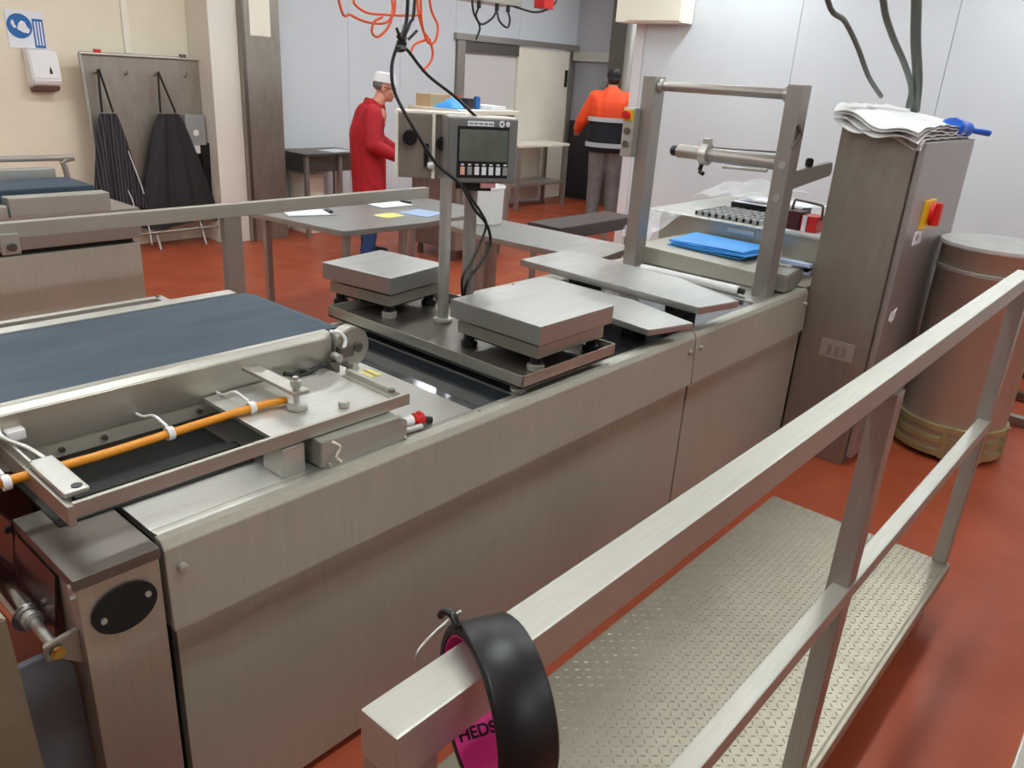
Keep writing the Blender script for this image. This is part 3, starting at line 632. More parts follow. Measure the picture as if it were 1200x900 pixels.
for fx in (.3, 3.0):
    for fy in (.41, 1.0):
        lg = MB().box(fx-.02, fx+.02, fy-.02, fy+.02, .05, .17, .002).build('leg', ST_POST, wp)
        MB().cyl((fx, fy, 0), (fx, fy, .012), .028, 16, bev=.003).cyl((fx, fy, .012), (fx, fy, .06), .01, 10).build('levelling_foot', CHROME, lg)
MB().box(.33, 3.10, .376, .424, 1.285, 1.335, .003).build('top_rail', ST_RAIL, wp)
MB().box(.36, 3.06, .362, .402, .775, .815, .003).build('mid_rail', ST_RAIL, wp)
for fx in (1.68, 3.06):
    MB().box(fx-.026, fx+.026, .366, .414, .10 if fx < 2 else .22, 1.286, .003).build('post', ST_POST, wp)
MB().box(.331, .379, .3765, .4235, .22, 1.286, .003).build('post', ST_POST, wp)
# tape roll on the rail
rl = thing('tape_roll', 'roll of black tape with pink printed core hung over the near end of the handrail', 'tape', (.455, .378, 1.284))
RX = Matrix.Rotation(PI/2, 4, 'Y')
def ringprof(r0, r1, h, b):
    return [(r0, -h), (r1-b, -h), (r1, -h+b), (r1, h-b), (r1-b, h), (r0, h), (r0, -h)]
local(MB().lathe(ringprof(.0735, .084, .028, .003), (0, 0, 0), 64, RX), 'tape', BLACK, rl)
local(MB().lathe(ringprof(.0710, .0734, .0268, .0005), (0, 0, 0), 64, RX), 'core', PINK, rl)
local(MB().tube([(-.03, .028, .079), (-.032, .04, .086), (-.036, .05, .083), (-.038, .055, .075)], .004, 6), 'loose_end', BLACKP, rl)
def text_mesh(txt, size):
    cu = bpy.data.curves.new('t', 'FONT'); cu.body = txt; cu.size = size; cu.extrude = .0; cu.align_x = 'CENTER'; cu.align_y = 'CENTER'; cu.offset = size*.03
    o = bpy.data.objects.new('t', cu); COL.objects.link(o); bpy.context.view_layer.update()
    me = bpy.data.meshes.new_from_object(o.evaluated_get(bpy.context.evaluated_depsgraph_get())); bpy.data.objects.remove(o)
    return me
TXT_A = math.radians(-62)
me = text_mesh('HEDS', .017)
for v in me.vertices:                       # wrap the print onto the inside of the core
    a = TXT_A + v.co.y/.070
    v.co = Vector((-.002 + v.co.x, math.cos(a)*.0706, math.sin(a)*.0706))
me.materials.append(BLACKP); o = bpy.data.objects.new('print', me); COL.objects.link(o); o.parent = rl
rl.rotation_euler = (0, 0, math.radians(-25))
wr_ = tb('wire_hook', ST_PALE, None, [(.417, .447, 1.313), (.416, .447, 1.327), (.43, .446, 1.338), (.454, .444, 1.347), (.466, .438, 1.356)], .0018, 6)
tag(wr_, 'thin bent wire hook beside the tape roll on the handrail', 'hook')
# far floor frame and near right tube
sr = thing('side_rail', 'pale steel rail tube just entering the bottom right corner of the view', 'rail', (1.8, -.04, 0))
MB().box(.2, 3.2, -.066, -.016, .856, .9, .003).build('top_rail', ST_RAIL, sr)
for fx in (.25, 3.15): MB().box(fx-.025, fx+.025, -.066, -.016, 0, .857, .003).build('post', ST_POST, sr)
fm = thing('floor_frame', 'low steel floor frame of two bars behind the right platform post', 'frame', (5.7, .5, 0))
MB().box(5.98, 6.04, -.4, .80, .02, .06, .003).build('bar', ST_DARK, fm)
MB().box(5.46, 5.52, -.4, .80, .02, .06, .003).build('bar', ST_POST, fm)
MB().box(5.46, 6.04, -.42, -.38, .0, .06, .003).box(5.46, 6.04, .78, .82, .0, .06, .003).build('cross_bar', ST_DARK, fm)
tag(bx('black_bin', BLACKP, None, 6.55, 6.84, .55, .88, 0.0, .42, .01), 'small black box against the wall kerb at the right edge', 'box')

# ================================================================== BACK GUARD RAIL
br = thing('guard_rail', 'long steel guard rail on posts behind the machine, clamped at left', 'rail', (2.2, 3.87, 0))
MB().box(-1.2, 3.62, 3.85, 3.90, 1.05, 1.118, .003).build('top_rail', ST_RAIL, br)
for fx in (.2, 2.21):
    MB().box(fx-.05, fx+.05, 3.852, 3.898, .0, 1.051, .003).build('post', ST_POST, br)
ck = MB().box(1.11, 1.185, 3.835, 3.849, .985, 1.075, .004).build('clamp_plate', ST_PALE, br)
MB().cyl((1.148, 3.836, 1.02), (1.148, 3.81, 1.02), .018, 12, bev=.003).build('clamp_knob', ST_DARK, ck)

# ================================================================== LEFT MACHINE
lm = thing('loading_machine', 'boxy stainless loading machine with short dark belt at far left behind the guard rail', 'machine', (1.0, 5.0, 0))
MB().box(-1.6, 2.045, 4.605, 5.5, .08, .80, .004).build('lower_body', ST_PANEL, lm)
MB().box(-1.6, 2.02, 4.64, 5.45, .80, .83, 0).build('shadow_gap', DARK, lm)
MB().box(-1.6, 2.06, 4.60, 5.5, .83, 1.0, .004).build('upper_body', ST_POST, lm)
MB().box(1.40, 1.905, 4.60, 4.70, 1.0, 1.098, .005).build('side_guard', ST_PALE, lm)
MB().box(-1.6, 1.39, 4.60, 4.68, 1.0, 1.06, .005).build('side_guard', ST_PALE, lm)
MB().box(-1.6, 1.90, 4.78, 5.15, 1.0, 1.115, .01).build('belt', BELT, lm)
MB().box(-1.6, 1.86, 5.20, 5.28, 1.0, 1.16, .005).build('rear_guard', ST_PALE, lm)
tb('guard_tube', ST_POST, lm, [(-1.6, 5.35, 1.2), (0, 5.35, 1.2), (1.86, 5.35, 1.2), (1.96, 5.35, 1.17), (1.98, 5.35, 1.0)], .018, 10)
for fx in (-1.3, 1.9):
    for fy in (4.7, 5.4): cy('foot', ST_DARK, lm, (fx, fy, 0), (fx, fy, .09), .03, 12)

# ================================================================== TABLES
def table(name, label, corners, z, legs, th=.035, mat_=ST_TOP, extra=None):
    c = sum((Vector((p[0], p[1], 0)) for p in corners), Vector())/len(corners)
    t = thing(name, label, 'table', c)
    MB().prism([(p[0], p[1], z-th) for p in corners], (0, 0, th), .003).build('tabletop', mat_, t)
    for lx, ly in legs:
        MB().box(lx-.022, lx+.022, ly-.022, ly+.022, .0, z-th, .003).build('leg', ST_POST, t)
    return t
t1 = table('work_table', 'large stainless work table with clipboards and papers behind the guard rail', [(2.96, 4.90), (3.09, 4.06), (3.75, 4.02), (4.55, 4.12), (4.50, 4.98), (3.2, 4.98)], .85, ((3.03, 4.84), (3.15, 4.12), (4.45, 4.19), (4.42, 4.9), (3.72, 4.88), (3.6, 4.08)))
t2 = table('work_table', 'bare stainless table between the display poles and the film frame', [(3.76, 3.52), (3.82, 2.62), (4.36, 2.72), (4.32, 3.92), (3.85, 3.98)], .85, ((3.80, 3.50), (3.86, 2.70), (4.28, 2.78), (4.26, 3.84)))
t3 = table('steel_stand', 'dark steel side table against the white wall behind the man in red', [(5.14, 7.40), (5.95, 7.40), (5.95, 7.95), (5.14, 7.95)], .90, ((5.18, 7.44), (5.62, 7.44), (5.9, 7.44), (5.18, 7.9), (5.9, 7.9)), .03, ST_DARK)
MB().box(5.2, 5.92, 7.45, 7.475, .70, .87, .003).box(5.165, 5.19, 7.45, 7.92, .70, .87, .003).build('apron_panel', ST_DARK, t3)
tag(bx('paper_sheet', PAPER, None, 5.55, 5.85, 7.5, 7.75, .9005, .903, 0, .2), 'white paper sheet on the dark steel side table', 'paper')
bxn = thing('storage_box', 'cream storage box standing on the floor under the dark side table', 'box', (5.4, 7.75, 0))
MB().box(5.27, 5.52, 7.6, 7.9, 0, .62, .01).build('body', CREAMP, bxn)
MB().box(5.26, 5.53, 7.59, 7.91, .62, .66, .008).build('lid', CREAMP, bxn)
def clipboard(label, c, rz, z=.8505):
    t = thing('clipboard', label, 'clipboard', (c[0], c[1], z), 'clipboards on the work table')
    local(MB().box(-.12, .12, -.17, .17, .0, .005, .001), 'board', GREYP, t)
    local(MB().box(-.105, .105, -.16, .13, .0055, .0075, 0), 'sheet', PAPER, t)
    local(MB().box(-.05, .05, .135, .165, .0055, .02, .003), 'clip', BLACKP, t)
    t.rotation_euler.z = rz
clipboard('clipboard with white sheet and dark clip at the left side of the work table', (3.27, 4.70), -1.9)
clipboard('clipboard with white sheet nearest the machine pole on the work table', (4.02, 4.70), -1.6)
tag(bx('yellow_note', YPAPER, None, 3.62, 3.80, 4.28, 4.42, .8505, .853, 0, .1), 'yellow note sheet flat on the work table', 'paper')
tag(bx('folder', PALEB, None, 3.86, 4.10, 4.18, 4.42, .8505, .856, 0, .25), 'pale lilac folder flat beside the yellow note', 'folder')
wc = thing('white_tub', 'small white tub on the far end of the bare steel table behind the poles', 'tub', (4.12, 3.83, .8505))
MB().lathe([(0, 0), (.105, 0), (.115, .01), (.122, .24), (.13, .245), (.13, .26), (.115, .26), (.105, .02), (0, .02)], (4.12, 3.80, .8505), 28).build('body', WHITE, wc)
tgh = thing('floor_trough', 'narrow steel trough on legs in front of the passage', 'trough', (5.5, 4.0, 0))
MB().prism([(5.0, 3.80, .62), (5.0, 3.80, .72), (5.0, 4.14, .72), (5.0, 4.14, .62)], (1.1, 0, 0), .006).build('body', mat('trough_dark', rgb(84, 80, 78), .4, .6), tgh)
for lx in (5.05, 6.05):
    for ly in (3.84, 4.1): MB().box(lx-.02, lx+.02, ly-.02, ly+.02, 0, .62, .002).build('leg', ST_POST, tgh)
# table before the doorway
dt = thing('shelf_table', 'cream topped steel table with lower shelf in front of the doorway panels', 'table', (9.3, 7.65, 0))
MB().box(8.7, 9.86, 7.45, 7.93, .87, .905, .004).build('tabletop', CREAMP, dt)
MB().box(8.7, 9.84, 7.47, 7.9, .32, .36, .003).build('shelf', ST_POST, dt)
for lx in (8.74, 9.82):
    for ly in (7.48, 7.88): MB().box(lx-.025, lx+.025, ly-.025, ly+.025, 0, .87, .003).build('leg', ST_POST, dt)
# machine beside the man in red
bm_ = thing('background_machine', 'tall cream topped steel machine the man in red is working at', 'machine', (5.9, 5.95, 0))
MB().box(5.66, 6.45, 5.62, 6.28, .12, 1.44, .006).build('body', ST_BROWN, bm_)
MB().box(5.63, 6.50, 5.58, 6.32, 1.44, 1.48, .006).build('top', CREAMP, bm_)
MB().box(5.72, 6.38, 5.605, 5.622, .3, 1.3, .004).build('door', ST_POST, bm_)
for lx in (5.72, 6.38):
    for ly in (5.7, 6.2): cy('foot', ST_DARK, bm_, (lx, ly, 0), (lx, ly, .12), .03, 12)
tag(MB().grid(lambda u, v: Vector((5.68+.2*u, 5.72+.3*v, 1.485+.09*math.sin(PI*u)*math.sin(PI*v)+.01*math.sin(12*u))), 10, 10, .003).build('blue_bag', SHEET, None), 'crumpled blue bag on the cream topped machine by the man', 'bag')
tag(bx('cardboard_tray', mat('card', rgb(196, 170, 130), .7), None, 5.68, 5.95, 6.04, 6.26, 1.481, 1.60, .006), 'tan cardboard tray at the back of the cream topped machine', 'tray')
tag(bx('tool_block', mat('tool_dark', rgb(50, 36, 44), .5), None, 5.90, 5.99, 5.75, 5.9, 1.481, 1.58, .01), 'dark tool block between blue bag and white paper', 'tool')
tag(MB().cyl((6.06, 5.78, 1.481), (6.06, 5.78, 1.60), .035, 14, bev=.008).build('blue_bottle', BLUE, None), 'small blue bottle on the cream topped machine', 'bottle')
tag(MB().cyl((5.98, 5.98, 1.481), (5.98, 5.98, 1.60), .03, 14, bev=.008).build('red_bottle', RED, None), 'small red bottle on the cream topped machine', 'bottle')
tag(bx('paper_pack', PAPER, None, 6.13, 6.34, 5.64, 5.9, 1.481, 1.52, .004), 'white paper pack at right end of the cream topped machine', 'paper')

# ================================================================== WALL THINGS
sg = thing('hand_washing_sign', 'blue and white round hand-washing pictogram sign above the towel dispenser', 'sign', (2.78, 8.04, 2.0))
MB().box(2.655, 2.95, 8.035, 8.044, 1.79, 2.09, .01).build('plate', PAPER, sg)
MB().lathe([(0, 0), (.098, 0), (.098, .003), (0, .003)], (2.757, 8.035, 1.965), 36, Matrix.Rotation(PI/2, 4, 'X')).build('blue_disc', BLUE, sg)
MB().box(2.86, 2.945, 8.031, 8.036, 1.80, 2.03, .002).build('text_panel', BLUE, sg)
for i in range(3):
    MB().box(2.872+.024*i, 2.884+.024*i, 8.029, 8.0315, 1.82, 2.01).build('text_line', PAPER, sg)
h = MB().prism([(2.735, 8.0315, 1.94), (2.75, 8.0315, 1.985), (2.775, 8.0315, 2.01), (2.80, 8.0315, 2.0), (2.815, 8.0315, 1.96), (2.835, 8.0315, 1.94), (2.82, 8.0315, 1.91), (2.78, 8.0315, 1.915)], (0, -.002, 0))
h.prism([(2.69, 8.0315, 1.985), (2.70, 8.0315, 2.01), (2.715, 8.0315, 2.005), (2.72, 8.0315, 1.975), (2.735, 8.0315, 1.955), (2.71, 8.0315, 1.945)], (0, -.002, 0))
h.build('hand_symbol', PAPER, sg)
ds = thing('towel_dispenser', 'white plastic paper towel dispenser on the cream wall', 'dispenser', (2.87, 8.04, 1.6))
MB().prism([(2.75, 8.044, 1.80), (2.75, 7.92, 1.78), (2.75, 7.88, 1.55), (2.75, 7.90, 1.50), (2.75, 8.044, 1.47)], (.235, 0, 0), .012).build('cover', WHITE, ds)
MB().prism([(2.77, 8.04, 1.47), (2.77, 7.91, 1.495), (2.77, 7.92, 1.46), (2.77, 8.04, 1.44)], (.2, 0, 0), .004).build('outlet', mat('outlet_brown', rgb(110, 80, 70), .5), ds)
dw = MB().ball((2.905, 7.893, 1.60), .016, .006, .024)
dw.cyl((2.905, 7.896, 1.61), (2.905, 7.900, 1.655), .0155, 12, .002)
dw.build('drop_window', BLACKP, ds)
# apron board
ab = thing('apron_board', 'leaning stainless board with hooks for hanging aprons at the cream wall', 'board', (3.75, 7.85, 0))
SHX = .09  # the board stands slightly skewed to the right towards its foot
def bp_(x, z): return x+SHX*(1.78-z)
MB().prism([(3.145, 7.86, 1.78), (4.285, 7.86, 1.78), (4.40, 7.86, .30), (3.20, 7.86, .30)], (0, .012, 0)).build('sheet', ST_BROWN, ab)
for a, b in (((3.145, 1.78), (4.285, 1.78)), ((3.145, 1.78), (3.20, .30)), ((4.285, 1.78), (4.40, .30)), ((3.20, .30), (4.40, .30))):
    MB().cyl((a[0], 7.855, a[1]), (b[0], 7.855, b[1]), .016, 10).build('frame_tube', ST_PALE, ab)
for lx in (3.25, 3.62, 4.1, 4.36):
    cy('leg', ST_POST, ab, (lx, 7.70, 0), (lx, 7.84, .34), .014, 10)
MB().cyl((3.25, 7.72, .17), (4.36, 7.72, .17), .012, 10).build('stretcher', ST_POST, ab)
for hx in (3.26, 3.53, 3.80, 4.1):
    MB().tube([(hx, 7.858, 1.62), (hx, 7.83, 1.615), (hx, 7.815, 1.63), (hx, 7.813, 1.65)], .006, 6).build('hook', ST_DARK, ab)
for hx, mm in ((3.30, RED), (4.10, ST_DARK)):
    MB().box(hx-.03, hx+.03, 7.84, 7.87, 1.79, 1.82, .008).build('top_clip', mm, ab)
def apron(name, label, apex, left, right, zb, ym, mm, strings):
    def fn(u, v):
        # v: 0 top .. 1 hem
        z = apex[1]-.36-(apex[1]-.36-zb)*v
        x0 = left[0]+(left[1]-left[0])*v**.8; x1 = right[0]+(right[1]-right[0])*v**.8
        fold = .022*math.sin(u*17+1.1)*(.5+.5*v)+.012*math.sin(u*37)*v
        return Vector((x0+(x1-x0)*u, ym-.03-.03*math.sin(PI*u)+fold, z-.03*math.sin(PI*u*2)*v))
    t = thing(name, label, 'apron', (apex[0], ym, zb), 'dark aprons on the board')
    MB().grid(fn, 40, 20, .004).build('cloth', mm, t)
    MB().tube([(left[0]+.02, ym-.03, apex[1]-.35), (apex[0]-.008, ym-.03, apex[1]-.02), (apex[0], ym-.035, apex[1]), (apex[0]+.008, ym-.03, apex[1]-.02), (right[0]-.02, ym-.03, apex[1]-.35)], .010, 6, 4).build('neck_strap', BLACK, t)
    for s_ in strings: tb('tie_string', PAPER, t, s_, .005, 6)
apron('apron', 'dark pinstriped apron on the left hook of the apron board', (3.26, 1.64), (3.22, 3.06), (3.36, 3.55), .40, 7.80, APRON, [[(3.42, 7.73, .95), (3.47, 7.72, .75), (3.52, 7.72, .55)], [(3.36, 7.73, .62), (3.40, 7.73, .52), (3.42, 7.73, .42)]])
apron('apron', 'longer plain black apron on the middle hook of the apron board', (3.80, 1.64), (3.76, 3.46), (3.95, 4.30), .22, 7.79, APRON2, [[(3.50, 7.70, .40), (3.52, 7.69, .2), (3.53, 7.69, .06)]])
tag(MB().grid(lambda u, v: Vector((4.16+.20*u+.06*v, 7.80+.02*math.sin(9*u), 1.0-.72*v)), 12, 8, .01).build('cleaning_cloth', BLACK, None), 'folded black cloth hanging at the right edge of the apron board', 'cloth')
so = thing('soap_dispenser', 'grey soap dispenser with white button on the apron board', 'dispenser', (4.13, 7.83, 1.08))
MB().box(4.03, 4.235, 7.78, 7.858, .98, 1.27, .012).build('case', GREYP, so)
MB().cyl((4.13, 7.782, 1.10), (4.13, 7.768, 1.10), .03, 16, bev=.004).build('button', WHITE, so)
MB().box(4.09, 4.17, 7.79, 7.855, .90, .98, .008).build('nozzle', WHITE, so)
# box on the right wall above the passage
jb = thing('wall_box', 'cream junction box high on the end of the right wall', 'box', (6.9, 4.5, 2.4))
MB().box(6.80, 6.984, 4.0, 4.72, 2.345, 2.80, .006).build('case', CREAMP, jb)
MB().box(6.785, 6.802, 4.02, 4.58, 2.36, 2.79, .004).build('lid', CREAMP, jb)
# hanging control box with leads
hb = thing('hanging_control_box', 'grey control box with dangling leads hanging from the ceiling', 'box', (5.5, 5.0, 2.6))
MB().box(5.08, 5.70, 4.95, 5.2, 2.375, 2.55, .006).build('case', ST_POST, hb)
MB().cyl((5.2, 5.08, 2.55), (5.2, 5.08, 3.3), .02, 10).cyl((5.6, 5.08, 2.55), (5.6, 5.08, 3.3), .02, 10).build('hanger', ST_POST, hb)
for gx in (5.20, 5.42, 5.56):
    MB().cyl((gx, 4.98, 2.38), (gx, 4.98, 2.32), .018, 10).build('cable_gland', BLACKP, hb)
for pts in ([(5.2, 4.98, 2.33), (5.16, 4.97, 2.26), (5.22, 4.96, 2.20), (5.36, 4.97, 2.26), (5.42, 4.98, 2.33)],
            [(5.42, 4.98, 2.32), (5.44, 4.96, 2.24), (5.54, 4.96, 2.20), (5.58, 4.97, 2.26), (5.56, 4.98, 2.33)],
            [(5.1, 4.97, 2.40), (5.12, 4.96, 2.28), (5.2, 4.96, 2.18), (5.16, 4.96, 2.08)],
            [(5.56, 4.98, 2.38), (5.72, 4.96, 2.36), (5.88, 4.96, 2.35), (6.05, 4.97, 2.38), (6.2, 4.98, 2.46), (6.22, 5.0, 2.6)]):
    tb('lead', BLACKP, hb, pts, .009, 6)
MB().box(5.98, 6.12, 4.93, 5.05, 2.39, 2.50, .012).build('red_plug', RED, hb)
tb('lead', BLACKP, hb, [(6.05, 5.0, 2.48), (6.05, 5.02, 2.8), (6.0, 5.05, 3.3)], .012, 6)

# ================================================================== CABLES OVER THE SCALES
c1 = tb('hanging_cable', BLACKP, None, [(1.96, 2.2, 3.3), (1.96, 2.2, 2.5), (1.954, 2.2, 2.052), (1.937, 2.2, 1.959), (1.907, 2.2, 1.905), (1.885, 2.2, 1.837), (1.885, 2.18, 1.756), (1.921, 2.12, 1.644), (2.0, 2.09, 1.53), (2.09, 2.06, 1.46), (2.19, 2.08, 1.36), (2.285, 2.10, 1.29), (2.31, 2.10, 1.21), (2.25, 2.10, 1.13), (2.19, 2.10, 1.08), (2.17, 2.10, 1.0), (2.17, 2.10, .94)], .0062)
tag(c1, 'black cable looping down past the display pole to the tray', 'cable')
c2 = tb('hanging_cable', BLACKP, None, [(2.0, 2.2, 3.3), (1.995, 2.2, 2.5), (1.985, 2.2, 2.055), (1.963, 2.2, 1.98), (1.925, 2.19, 1.918), (1.957, 2.19, 1.889), (2.033, 2.18, 1.821), (2.12, 2.13, 1.755), (2.20, 2.10, 1.69)], .0056)
tag(c2, 'black cable slanting from the knot to the top of the weighing display', 'cable')
kn = MB()
for k_ in range(3): kn.lathe([(.010, -.006), (.018, -.006), (.018, .006), (.010, .006), (.010, -.006)], (1.924, 2.195, 1.90+.018*k_), 12, Matrix.Rotation(.5*k_-.4, 4, 'X'))
kn.tube([(1.90, 2.18, 1.94), (1.88, 2.17, 1.96)], .005, 6).tube([(1.94, 2.18, 1.93), (1.97, 2.17, 1.96)], .005, 6)
tag(kn.build('cable_tie', BLACKP, None), 'black tie knot binding the two black hanging cables', 'tie')
c3 = tb('hanging_cable', BLACKP, None, [(2.16, 2.12, 1.462), (2.19, 2.10, 1.40), (2.24, 2.09, 1.34), (2.27, 2.09, 1.28), (2.20, 2.09, 1.16), (2.15, 2.09, 1.10), (2.155, 2.09, 1.02)], .0052)
tag(c3, 'thin black cable from under the display curling down its pole', 'cable')
oc = MB()
for pts in ([(1.85, 2.5, 3.3), (1.82, 2.5, 2.5), (1.899, 2.5, 2.048), (1.954, 2.5, 2.004), (2.044, 2.5, 1.986), (2.125, 2.5, 1.998), (2.154, 2.51, 2.058), (2.12, 2.52, 2.12), (2.02, 2.52, 2.08), (1.98, 2.52, 2.05), (2.03, 2.51, 2.02), (2.12, 2.5, 2.02), (2.209, 2.5, 2.025), (2.283, 2.5, 2.04), (2.285, 2.5, 2.12), (2.28, 2.51, 2.6), (2.27, 2.5, 3.3)],
            [(2.149, 2.49, 2.4), (2.149, 2.49, 2.072), (2.137, 2.49, 2.019), (2.112, 2.49, 1.973), (2.067, 2.49, 1.941), (2.039, 2.49, 1.954), (2.05, 2.49, 1.99), (2.09, 2.49, 2.01)],
            [(2.30, 2.5, 3.3), (2.29, 2.5, 2.2), (2.286, 2.5, 2.085), (2.297, 2.5, 1.996), (2.33, 2.5, 1.937), (2.367, 2.5, 1.946), (2.379, 2.5, 2.003), (2.341, 2.5, 2.061), (2.31, 2.5, 2.2)],
            [(2.275, 2.51, 2.2), (2.28, 2.51, 2.06), (2.31, 2.51, 1.98), (2.335, 2.51, 1.953), (2.267, 2.51, 1.927), (2.241, 2.51, 1.886)],
            [(2.335, 2.5, 1.953), (2.354, 2.5, 1.907), (2.345, 2.5, 1.87), (2.30, 2.5, 1.83)]):
    oc.tube(pts, .0048, 6)
tag(oc.build('air_hose', COIL, None), 'tangled coils of orange air hose hanging from the ceiling', 'hose')

# ================================================================== PEOPLE
def limb(mb, pts, radii, n=7):
    P = [Vector(p) for p in pts]
    for i in range(len(P)-1):
        for k_ in range(n+1):
            t_ = k_/n; mb.ball(P[i].lerp(P[i+1], t_), radii[i]*(1-t_)+radii[i+1]*t_, seg=12, rings=8)
def remesh(o, vox, sm=6):
    r = o.modifiers.new('remesh', 'REMESH'); r.mode = 'VOXEL'; r.voxel_size = vox; r.use_smooth_shade = True
    s_ = o.modifiers.new('smooth', 'SMOOTH'); s_.iterations = sm; s_.factor = .5
    return o
def hand(mb, wrist, d, up, side, r=.0085):
    """palm and five bent fingers; d = pointing direction, up = back of the hand, side = towards the thumb"""
    w_, d, up, side = Vector(wrist), Vector(d).normalized(), Vector(up).normalized(), Vector(side).normalized()
    limb(mb, [w_, w_+d*.05], [.026, .03], 3)
    for off in (-.026, 0, .026): limb(mb, [w_+d*.03+side*off*.8, w_+d*.09+side*off], [.016, .014], 4)
    for i, (off, L_) in enumerate(((.031, .066), (.011, .075), (-.010, .070), (-.030, .054))):
        b = w_+d*.092+side*off
        limb(mb, [b, b+d*L_*.5-up*.012, b+d*L_*.8-up*.035, b+d*L_*.85-up*.055], [.0095, .009, .0085, .007], 4)
    b = w_+d*.035+side*.03
    limb(mb, [b, b+side*.03+d*.025, b+side*.035+d*.06-up*.012], [.013, .011, .009], 4)
def head(mb, c, fwd, s=1.0):
    c = Vector(c); f = Vector(fwd).normalized(); r = f.cross(Vector((0, 0, 1))).normalized(); u = r.cross(f)
    B = Matrix((f, r, u)).transposed().to_4x4()
    g = lambda a, b, d_: c+f*a*s+r*b*s+u*d_*s
    mb.ball(g(-.005, 0, .035), .098*s, .077*s, .095*s, 20, 14, B)          # skull
    mb.ball(g(.028, 0, -.045), .066*s, .060*s, .075*s, 18, 12, B)          # face / jaw
    mb.ball(g(.072, 0, -.095), .024*s, .030*s, .022*s, 12, 8, B)           # chin
    limb(mb, [g(.088, 0, .008), g(.112, 0, -.028)], [.010*s, .016*s], 4)   # nose
    mb.ball(g(.100, .013, -.032), .010*s); mb.ball(g(.100, -.013, -.032), .010*s)
    limb(mb, [g(.084, -.035, .024), g(.090, 0, .022), g(.084, .035, .024)], [.010*s, .011*s, .010*s], 4)   # brow
    for sd in (-1, 1):
        mb.ball(g(-.008, sd*.078, -.008), .020*s, .009*s, .032*s, 12, 8, B)
        mb.ball(g(.062, sd*.040, -.030), .024*s, .022*s, .022*s, 10, 8, B)
    limb(mb, [g(.092, -.020, -.066), g(.099, 0, -.064), g(.092, .020, -.066)], [.008*s, .010*s, .008*s], 4)
    return g, B
# man in red coat, facing right, working at the machine (built facing +X at the origin, left = +Y)
man = thing('person', 'man in long red coat, white cap and glasses standing at the cream topped machine', 'person', (5.13, 6.30, 0))
b = MB()
limb(b, [(.0, .09, .90), (.02, .10, .50), (-.02, .10, .10)], [.095, .062, .042])
limb(b, [(.0, -.09, .90), (.0, -.10, .50), (-.04, -.10, .10)], [.095, .062, .042])
for sy in (-1, 1): limb(b, [(-.05, sy*.10, .05), (.12, sy*.115, .04)], [.046, .038], 5)
limb(b, [(-.01, 0, .95), (-.02, 0, 1.2), (.03, 0, 1.38), (.06, 0, 1.47), (.10, 0, 1.55)], [.15, .14, .13, .07, .058])
limb(b, [(.03, .18, 1.40), (.08, .24, 1.14), (.30, .16, 1.03)], [.062, .046, .033])
limb(b, [(.03, -.18, 1.40), (.02, -.25, 1.13), (.27, -.20, 1.02)], [.062, .046, .033])
hand(b, (.31, .16, 1.03), (1, -.2, -.05), (0, 0, 1), (0, -1, 0))
hand(b, (.28, -.20, 1.02), (1, .15, -.05), (0, 0, 1), (0, 1, 0))
g, Bm = head(b, (.135, 0, 1.635), (1, 0, -.12))
body = remesh(local(b, 'body', SKIN, man), .007, 4)
eyes = MB()
for sd in (-1, 1): eyes.ball(g(.088, sd*.030, .004), .009)
local(eyes, 'eyes', EYE, man)
gm = MB()
for sd in (-1, 1):
    gm.lathe([(.020, 0), (.023, 0), (.023, .003), (.020, .003), (.020, 0)], g(.104, sd*.031, .002), 16, Matrix.Rotation(PI/2, 4, 'Y'))
    gm.tube([g(.104, sd*.052, .004), g(.05, sd*.079, .008), g(-.01, sd*.084, .005)], .003, 6)
gm.tube([g(.107, -.01, .004), g(.110, 0, .006), g(.107, .01, .004)], .003, 6)
local(gm, 'glasses', BLACKP, man)
lp = MB(); limb(lp, [g(.1015, -.022, -.066), g(.109, 0, -.0645), g(.1015, .022, -.066)], [.003, .0045, .003], 4)
local(lp, 'lips', mat('lips', rgb(176, 96, 88), .5), man)
ht = MB()
ht.lathe([(.0, .058), (.06, .056), (.090, .045), (.097, .01), (.100, -.035), (.094, -.035), (.09, .0), (0, .04)], g(-.003, 0, .085), 32, Bm @ Matrix.Diagonal((1.06, .86, 1, 1)))
ht.lathe([(.100, -.0365), (.104, -.0365), (.104, -.02), (.100, -.02)], g(-.003, 0, .085), 32, Bm @ Matrix.Diagonal((1.06, .86, 1, 1)))
local(ht, 'cap', mat('cap_white', rgb(236, 234, 236), .8), man)
hr = MB(); hr.lathe([(.0, .02), (.088, .015), (.095, -.02), (.088, -.05), (.06, -.07)], g(-.026, 0, .045), 24, Bm @ Matrix.Diagonal((.92, .84, 1, 1)), PI*.5, PI*1.5)
local(hr, 'hair', mat('hair_grey', rgb(120, 112, 104), .7), man)
ct = MB()
limb(ct, [(-.01, 0, .56), (-.02, 0, .95), (-.04, 0, 1.2), (.0, 0, 1.36), (.03, 0, 1.43)], [.165, .175, .165, .155, .11], 9)
for sy in (-1, 1):
    limb(ct, [(0, sy*.09, .50), (-.01, sy*.07, .95), (-.02, sy*.08, 1.25), (.01, sy*.12, 1.38)], [.14, .135, .13, .10], 9)
limb(ct, [(.02, .17, 1.40), (.08, .25, 1.14), (.27, .175, 1.04)], [.095, .075, .055])
limb(ct, [(.02, -.17, 1.40), (.02, -.26, 1.13), (.24, -.215, 1.03)], [.095, .078, .056])
limb(ct, [(.03, 0, 1.36), (.075, 0, 1.45)], [.12, .075], 5)
limb(ct, [(.06, -.06, 1.47), (.0, -.08, 1.49), (-.03, 0, 1.52), (.0, .08, 1.49), (.06, .06, 1.47)], [.028]*5, 5)
coat = remesh(local(ct, 'coat', COAT, man), .011, 6)
bt_ = MB()
